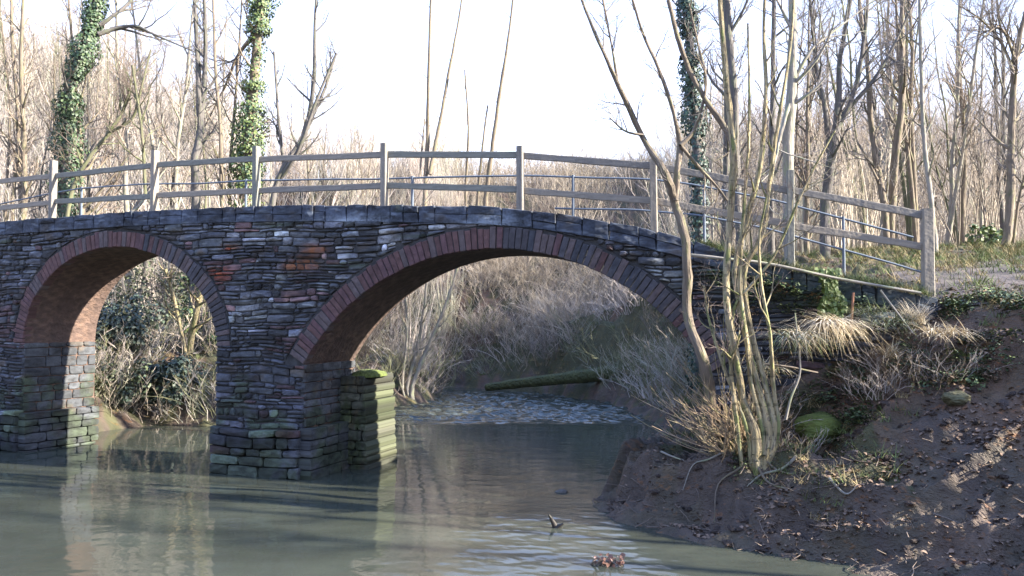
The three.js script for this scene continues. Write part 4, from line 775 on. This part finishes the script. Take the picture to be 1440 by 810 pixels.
{ // bright ivy down the wall
  seed(88); const c = at(1166, 450, 13.15), g = thing('ivy_plant', 'bright lime green ivy hanging down the mossy wall below the fence', 'ivy', c), lf = new MB(), st = new MB();
  for (let i = 0; i < 5; i++) { const x = rr(-0.13, 0.13); tube(st, [V(x, -0.1, 0), V(x + rr(-0.05, 0.05), 0.35, 0.02), V(x + rr(-0.08, 0.08), 0.78, -0.02)], [0.012, 0.01, 0.005], 5); }
  for (let i = 0; i < 620; i++) { const y = rr(-0.1, 0.82), wd = 0.16 + 0.06 * Math.sin(y * 9), k = LIME[i % 3], t = rr(0.75, 1.3); leaf(lf, V(rr(-wd, wd) + 0.03 * Math.sin(y * 6), y, rr(-0.02, 0.14)), V(rr(-0.2, 0.8), rr(0, 0.6), 1).normalize(), rr(0.05, 0.085), lin(k[0] * t * 1.3, k[1] * t * 1.3, k[2] * t)); }
  mesh('stem', st.geo(), M.twigDark, g); mesh('leaves', lf.geo(), M.leaf, g);
}
function rock(name, label, category, p, sx, sy, sz, mat, sd) {
  const g = new THREE.IcosahedronGeometry(1, 4), a = g.attributes.position; for (let i = 0; i < a.count; i++) { const x = a.getX(i), y = a.getY(i), z = a.getZ(i), k = 1 + 0.22 * noise(x * 1.4 + sd, y * 1.4, z * 1.4) + 0.09 * noise(x * 4 + sd, y * 4, z * 4) + 0.035 * noise(x * 12, y * 12, z * 12 + sd); a.setXYZ(i, x * k * sx, y * k * sy, z * k * sz); }
  g.computeVertexNormals(); const m = mesh(numbered(name), g, mat); m.position.copy(p); return tag(m, label, category);
}
rock('mossy_stone', 'rounded stone covered in bright green moss at the foot of the alder', 'stone', onGround(1152, 626, 9, 14).add(V(0, 0.2, 0.05)), 0.38, 0.25, 0.28, M.moss, 3);
rock('mossy_stone', 'small mossy clod on the mud slope below the pale grass', 'stone', onGround(1345, 565, 9, 14).add(V(0, 0.02, 0)), 0.2, 0.11, 0.16, std({ map: grainMap, color: lin(0.13, 0.12, 0.06), bumpMap: grainBump, bumpScale: 0.04 }), 8);
function stick(name, label, category, P, r0, r1, mat, group) {
  const mb = new MB(), g = P[0].clone(), pts = P.length > 2 ? smooth(P, P.length * 3) : P; tube(mb, pts.map((p) => p.clone().sub(g)), pts.map((_, i) => lerp(r0, r1, i / (pts.length - 1))), 7, undefined, 0.2);
  const m = mesh(numbered(name), mb.geo(), mat); m.position.copy(g); return tag(m, label, category, group);
}
{ // moss covered log half sunk in the far bank
  const P = [[684, 545, 34.6, 0], [725, 540, 34, 0], [790, 531, 33, -0.05], [840, 524, 32.4, -0.1], [890, 516, 31.9, -0.2], [940, 512, 31.8, -0.5], [985, 512, 32.2, -1]].map(([x, y, D, dy]) => at(x, y, D).add(V(0, dy, 0)));
  stick('mossy_log', 'long moss covered fallen log on the far bank seen through the right arch', 'log', P, 0.16, 0.42, std({ map: grainMap, color: lin(0.085, 0.095, 0.035), bumpMap: grainBump, bumpScale: 0.1 }));
}
stick('fallen_pole', 'long pale pole lying along the mossy wall top below the right hand fence', 'pole', [at(972, 359, 13.35), at(1010, 363, 13.2), at(1080, 371, 13.05), at(1180, 392, 12.9), at(1295, 412, 12.85)], 0.03, 0.022, M.barkPale);
stick('broken_branch', 'thin pale branch slanting across the wall under the fence end', 'branch', [at(1238, 408, 12.8), at(1262, 440, 12.7), at(1285, 470, 12.6)], 0.016, 0.01, M.barkPale);
stick('broken_branch', 'rusty brown upright stick against the wall beside the bright ivy', 'branch', [at(1196, 470, 12.9), at(1198, 440, 13.0), at(1200, 412, 13.1)], 0.025, 0.02, std({ map: barkMap, color: lin(0.35, 0.17, 0.1) }));
stick('broken_branch', 'forked dead branch bridging the dark hollow right of the alder', 'branch', [at(1105, 590, 12.3), at(1112, 560, 12.3), at(1125, 525, 12.3), at(1122, 480, 12.4), at(1118, 440, 12.4)], 0.022, 0.01, M.barkPale);
stick('broken_branch', 'horizontal dead branch across the dark hollow right of the alder', 'branch', [at(1075, 512, 12.35), at(1110, 516, 12.3), at(1150, 524, 12.4)], 0.018, 0.012, M.bark);
{ // roots and driftwood on the bank edge
  seed(321);
  const rootSpots = [[[1060, 640], [1040, 665], [1010, 690], [1004, 740]], [[1068, 640], [1085, 660], [1110, 668], [1160, 665], [1200, 672]], [[1060, 650], [1078, 680], [1100, 690], [1125, 695]], [[1020, 640], [995, 650], [975, 668], [960, 700]], [[1120, 650], [1100, 662], [1070, 672], [1050, 690]], [[930, 640], [945, 648], [962, 650]], [[1165, 680], [1190, 700], [1205, 690]]];
  for (const s of rootSpots) stick('exposed_root', 'pale exposed root running over the edge of the near muddy bank', 'root', s.map(([x, y]) => onGround(x, y, 9, 15).add(V(0, rr(0.0, 0.05), 0.02))), rr(0.016, 0.028), 0.007, rnd() < 0.5 ? M.barkPale : M.bark, 'roots on the near bank edge');
  const tw = new MB(); tube(tw, [V(-0.5, 0, 0), V(-0.1, 0.04, 0.03), V(0.2, 0.02, -0.04), V(0.5, 0.06, 0.02)], [0.02, 0.016, 0.012, 0.005], 4); tube(tw, [V(0.1, 0.03, 0), V(0.3, 0.1, 0.15)], [0.01, 0.004], 3);
  const list = []; let t = 0; while (list.length < 800 && t++ < 20000) { const x = rr(1.2, 8.5), d = rr(9.5, 14.6), s = sdRiver(x, d); if (s > 0.03 && (s < 1.6 || rnd() < 0.25) && (x < 5 || rnd() < 0.3)) list.push([x, d, 0.08 + 0.4 * Math.pow(rnd(), 1.8)]); }
  const m = new THREE.InstancedMesh(tw.geo(), M.brush, list.length), o = new THREE.Object3D(); list.forEach(([x, d, s], i) => { o.position.set(x, ground(x, d) + 0.02, -d); o.rotation.set(rr(-0.4, 0.4), rr(0, 6.28), rr(-0.5, 0.5)); o.scale.setScalar(s); o.updateMatrix(); m.setMatrixAt(i, o.matrix); const g = rr(0.5, 1.3); m.setColorAt(i, lin(0.15 * g, 0.115 * g, 0.09 * g)); });
  m.name = 'twig_litter'; scene.add(m); tag(m, 'broken twigs and driftwood littering the near muddy bank', 'twigs', undefined, 'stuff');
  // clods of earth that have slid down the bank
  const cg = new THREE.IcosahedronGeometry(1, 2), ca = cg.attributes.position; for (let i = 0; i < ca.count; i++) { const x = ca.getX(i), y = ca.getY(i), z = ca.getZ(i), k = 1 + 0.5 * noise(x * 1.3, y * 1.3, z * 1.3) + 0.25 * noise(x * 3.4, y * 3.4, z * 3.4); ca.setXYZ(i, x * k, y * k * 0.7, z * k); } cg.computeVertexNormals();
  const cl = []; t = 0; while (cl.length < 900 && t++ < 60000) { const x = rr(1.3, 9.2), d = rr(9.4, 14), q = sdRiver(x, d); if (q > 0.05 && noise(x * 1.3, d * 1.3, 12) > rnd() * 0.5 - 0.3) cl.push([x, d, 0.012 + 0.06 * Math.pow(rnd(), 3)]); }
  const cmat = std({ map: soilMap, bumpMap: soilBump, bumpScale: 0.04, roughness: 0.85 }), cm = new THREE.InstancedMesh(cg, cmat, cl.length), o2 = new THREE.Object3D(); cl.forEach(([x, d, r], i) => { o2.position.set(x, ground(x, d) - r * 0.1, -d); o2.rotation.set(rr(-0.5, 0.5), rr(0, 6.28), rr(-0.5, 0.5)); o2.scale.set(r * rr(0.8, 1.7), r, r * rr(0.8, 1.5)); o2.updateMatrix(); cm.setMatrixAt(i, o2.matrix); const g = rr(0.75, 1.25); cm.setColorAt(i, lin(0.16 * g, 0.12 * g, 0.1 * g)); });
  cm.name = 'earth_clods'; cm.castShadow = cm.receiveShadow = true; scene.add(cm); tag(cm, 'lumps of dark earth slipped down the near muddy bank', 'earth', undefined, 'stuff');
  // fallen leaves
  const lf = new MB(); leaf(lf, V(0, 0, 0), V(0, 1, 0), 0.07, undefined); const lg = lf.geo();
  const ll = []; t = 0; while (ll.length < 7500 && t++ < 160000) { const nb = rnd() < 0.65, x = nb ? rr(1.2, 9) : rr(1.2, 16), d = nb ? rr(9, 14) : rr(9, 22), s = sdRiver(x, d); if (s > 0.15 && fbm(x * 0.8, d * 0.8, 2, 3) + 0.12 > rnd() * 0.3) ll.push([x, d]); }
  const lm = new THREE.InstancedMesh(lg, std({ color: lin(1, 1, 1) }), ll.length); ll.forEach(([x, d], i) => { o.position.set(x, ground(x, d) + 0.012, -d); o.rotation.set(rr(-0.5, 0.5), rr(0, 6.28), rr(-0.5, 0.5)); o.scale.setScalar(rr(0.5, 1.2)); o.updateMatrix(); lm.setMatrixAt(i, o.matrix); const g = rr(0.5, 1.3); lm.setColorAt(i, lin(0.2 * g, 0.135 * g, 0.095 * g)); });
  lm.name = 'fallen_leaves'; lm.castShadow = lm.receiveShadow = m.castShadow = m.receiveShadow = true; scene.add(lm); tag(lm, 'brown fallen leaves scattered over the near bank and path side', 'leaves', undefined, 'stuff');
  // brambles and ivy leaves over the foot of the wall
  const bl = new MB(); for (let i = 0; i < 40; i++) leaf(bl, V(rr(-0.2, 0.2), rr(0, 0.16), rr(-0.15, 0.15)), V(rr(-0.6, 0.6), 1, rr(-0.2, 0.9)).normalize(), rr(0.035, 0.06), lin(1, 1, 1));
  const bp = []; t = 0; while (bp.length < 330 && t++ < 9000) { const x = rr(3.3, 8), d = rr(12.1, 13.7) - 0.12 * Math.max(0, x - 5); if (noise(x * 1.5, d * 1.5, 21) > -0.05 && sdRiver(x, d) > 0.8) bp.push(V(x, ground(x, d), -d)); }
  for (let i = 0; i < 130; i++) { const q = rr(3.5, 6.9), v = copeTop(q) - CH - Math.pow(rnd(), 1.5) * 0.9; if (noise(q * 1.6, v * 2, 30) > -0.1) bp.push(wp(q, v, 0.05)); }
  const bm = new THREE.InstancedMesh(bl.geo(), std({ color: lin(1, 1, 1), roughness: 0.6 }), bp.length); bp.forEach((p, i) => { o2.position.copy(p); o2.rotation.set(rr(-0.3, 0.3), rr(0, 6.28), rr(-0.3, 0.3)); o2.scale.setScalar(rr(0.5, 1.2)); o2.updateMatrix(); bm.setMatrixAt(i, o2.matrix); const g = rr(0.6, 1.3), k = rnd(); bm.setColorAt(i, k < 0.55 ? lin(0.055 * g, 0.08 * g, 0.035 * g) : k < 0.8 ? lin(0.10 * g, 0.13 * g, 0.045 * g) : lin(0.2 * g, 0.13 * g, 0.075 * g)); });
  bm.name = 'bramble_leaves'; bm.castShadow = bm.receiveShadow = true; scene.add(bm); tag(bm, 'low bramble and ivy leaves over the foot of the wall beside the alder', 'brambles', undefined, 'stuff');
  // grass on banks
  const gb = new MB(); for (let i = 0; i < 26; i++) { const a = rr(0, 6.28); blade(gb, V(rr(-0.12, 0.12), 0, rr(-0.12, 0.12)), V(Math.cos(a) * 0.7, rr(0.6, 1.6), Math.sin(a) * 0.7), rr(0.12, 0.34), 0.006, rr(0.15, 0.5), lin(1, 1, 1)); }
  const gl = []; t = 0; while (gl.length < 3200 && t++ < 90000) {
    const far = rnd() < 0.45, x = far ? rr(-13, 9) : rr(3.2, 17), d = far ? rr(22.5, 42) : rr(11.2, 24), s = sdRiver(x, d); if (s < 0.35) continue;
    const k = fbm(x * 1.6, d * 1.6, 3, 8) + 0.1; if (far ? s < 3.5 : (k > 0.02 && !(x > 5.4 && d < 12.6 - 0.1 * x) || (x > 8 && d > 15.4))) gl.push([x, d]);
  }
  const gm = new THREE.InstancedMesh(gb.geo(), std({ color: lin(1, 1, 1) }), gl.length); gl.forEach(([x, d], i) => { o.position.set(x, ground(x, d) - 0.01, -d); o.rotation.set(0, rr(0, 6.28), 0); o.scale.setScalar(rr(0.6, 1.4)); o.updateMatrix(); gm.setMatrixAt(i, o.matrix); const g = rr(0.7, 1.3), y = rnd() < 0.4; gm.setColorAt(i, y ? lin(0.28 * g, 0.22 * g, 0.11 * g) : lin(0.10 * g, 0.13 * g, 0.04 * g)); });
  const vg = []; for (let i = 0; i < 620; i++) { const q = rr(3.4, 7.0); vg.push(wp(q, copeTop(q) - 0.03 + rr(0, 0.03), rr(-0.4, 0.05))); }
  const vm = new THREE.InstancedMesh(gb.geo(), std({ color: lin(1, 1, 1) }), vg.length); vg.forEach((p, i) => { o.position.copy(p); o.rotation.set(rr(-0.2, 0.5), rr(0, 6.28), 0); o.scale.setScalar(rr(0.4, 0.95)); o.updateMatrix(); vm.setMatrixAt(i, o.matrix); const g = rr(0.6, 1.3), y = rnd() < 0.25; vm.setColorAt(i, y ? lin(0.22 * g, 0.18 * g, 0.09 * g) : lin(0.06 * g, 0.085 * g, 0.028 * g)); });
  vm.name = 'wall_top_grass'; vm.castShadow = vm.receiveShadow = true; scene.add(vm); tag(vm, 'dark green mossy grass along the wall top under the right hand fence', 'grass', undefined, 'stuff');
  gm.name = 'bank_grass'; gm.castShadow = gm.receiveShadow = true; scene.add(gm); tag(gm, 'winter grass growing in patches on the river banks', 'grass', undefined, 'stuff');
}
// things in the water
{
  const w = (px, py) => { const r = ray(px, py), D = EYE / -r.y; return V(r.x * D, 0, -D); };
  const a = w(780, 742), g = thing('snagged_branch', 'dark forked stump of branch poking out of the rippled water', 'branch', a), mb = new MB();
  tube(mb, [V(0.06, -0.15, 0), V(0.0, 0.04, 0), V(-0.09, 0.2, 0.02)], [0.05, 0.045, 0.012], 7, undefined, 0.3); tube(mb, [V(-0.04, -0.1, 0), V(0.06, 0.03, 0.03), V(0.13, 0.07, 0.04)], [0.04, 0.035, 0.012], 6); mesh('branch', mb.geo(), std({ map: barkMap, color: lin(0.035, 0.03, 0.028), roughness: 0.6 }), g);
  const b = w(856, 795), h = thing('driftwood_clump', 'clump of sodden reddish driftwood and leaves stranded in the water', 'driftwood', b), lf = new MB(); seed(17);
  for (let i = 0; i < 7; i++) { const t = new MB(), x = rr(-0.17, 0.17); tube(t, [V(x - 0.12, -0.05, rr(-0.06, 0.06)), V(x, rr(0.04, 0.1), rr(-0.05, 0.05)), V(x + 0.13, rr(-0.02, 0.05), rr(-0.08, 0.08))], [0.012, 0.02, 0.008], 5); mesh('stick', t.geo(), i % 2 ? M.barkDark : M.bark, h); }
  for (let i = 0; i < 60; i++) leaf(lf, V(rr(-0.2, 0.2), rr(0.0, 0.11), rr(-0.08, 0.08)), V(rr(-1, 1), 1, rr(-0.2, 1)).normalize(), rr(0.04, 0.08), lin(0.24, 0.12, 0.08)); mesh('leaves', lf.geo(), M.dry, h);
  rock('wet_stone', 'small dark stone breaking the surface off the bank tip', 'stone', w(790, 692), 0.12, 0.05, 0.08, M.barkDark, 12);
}
renderer.render(scene, camera);
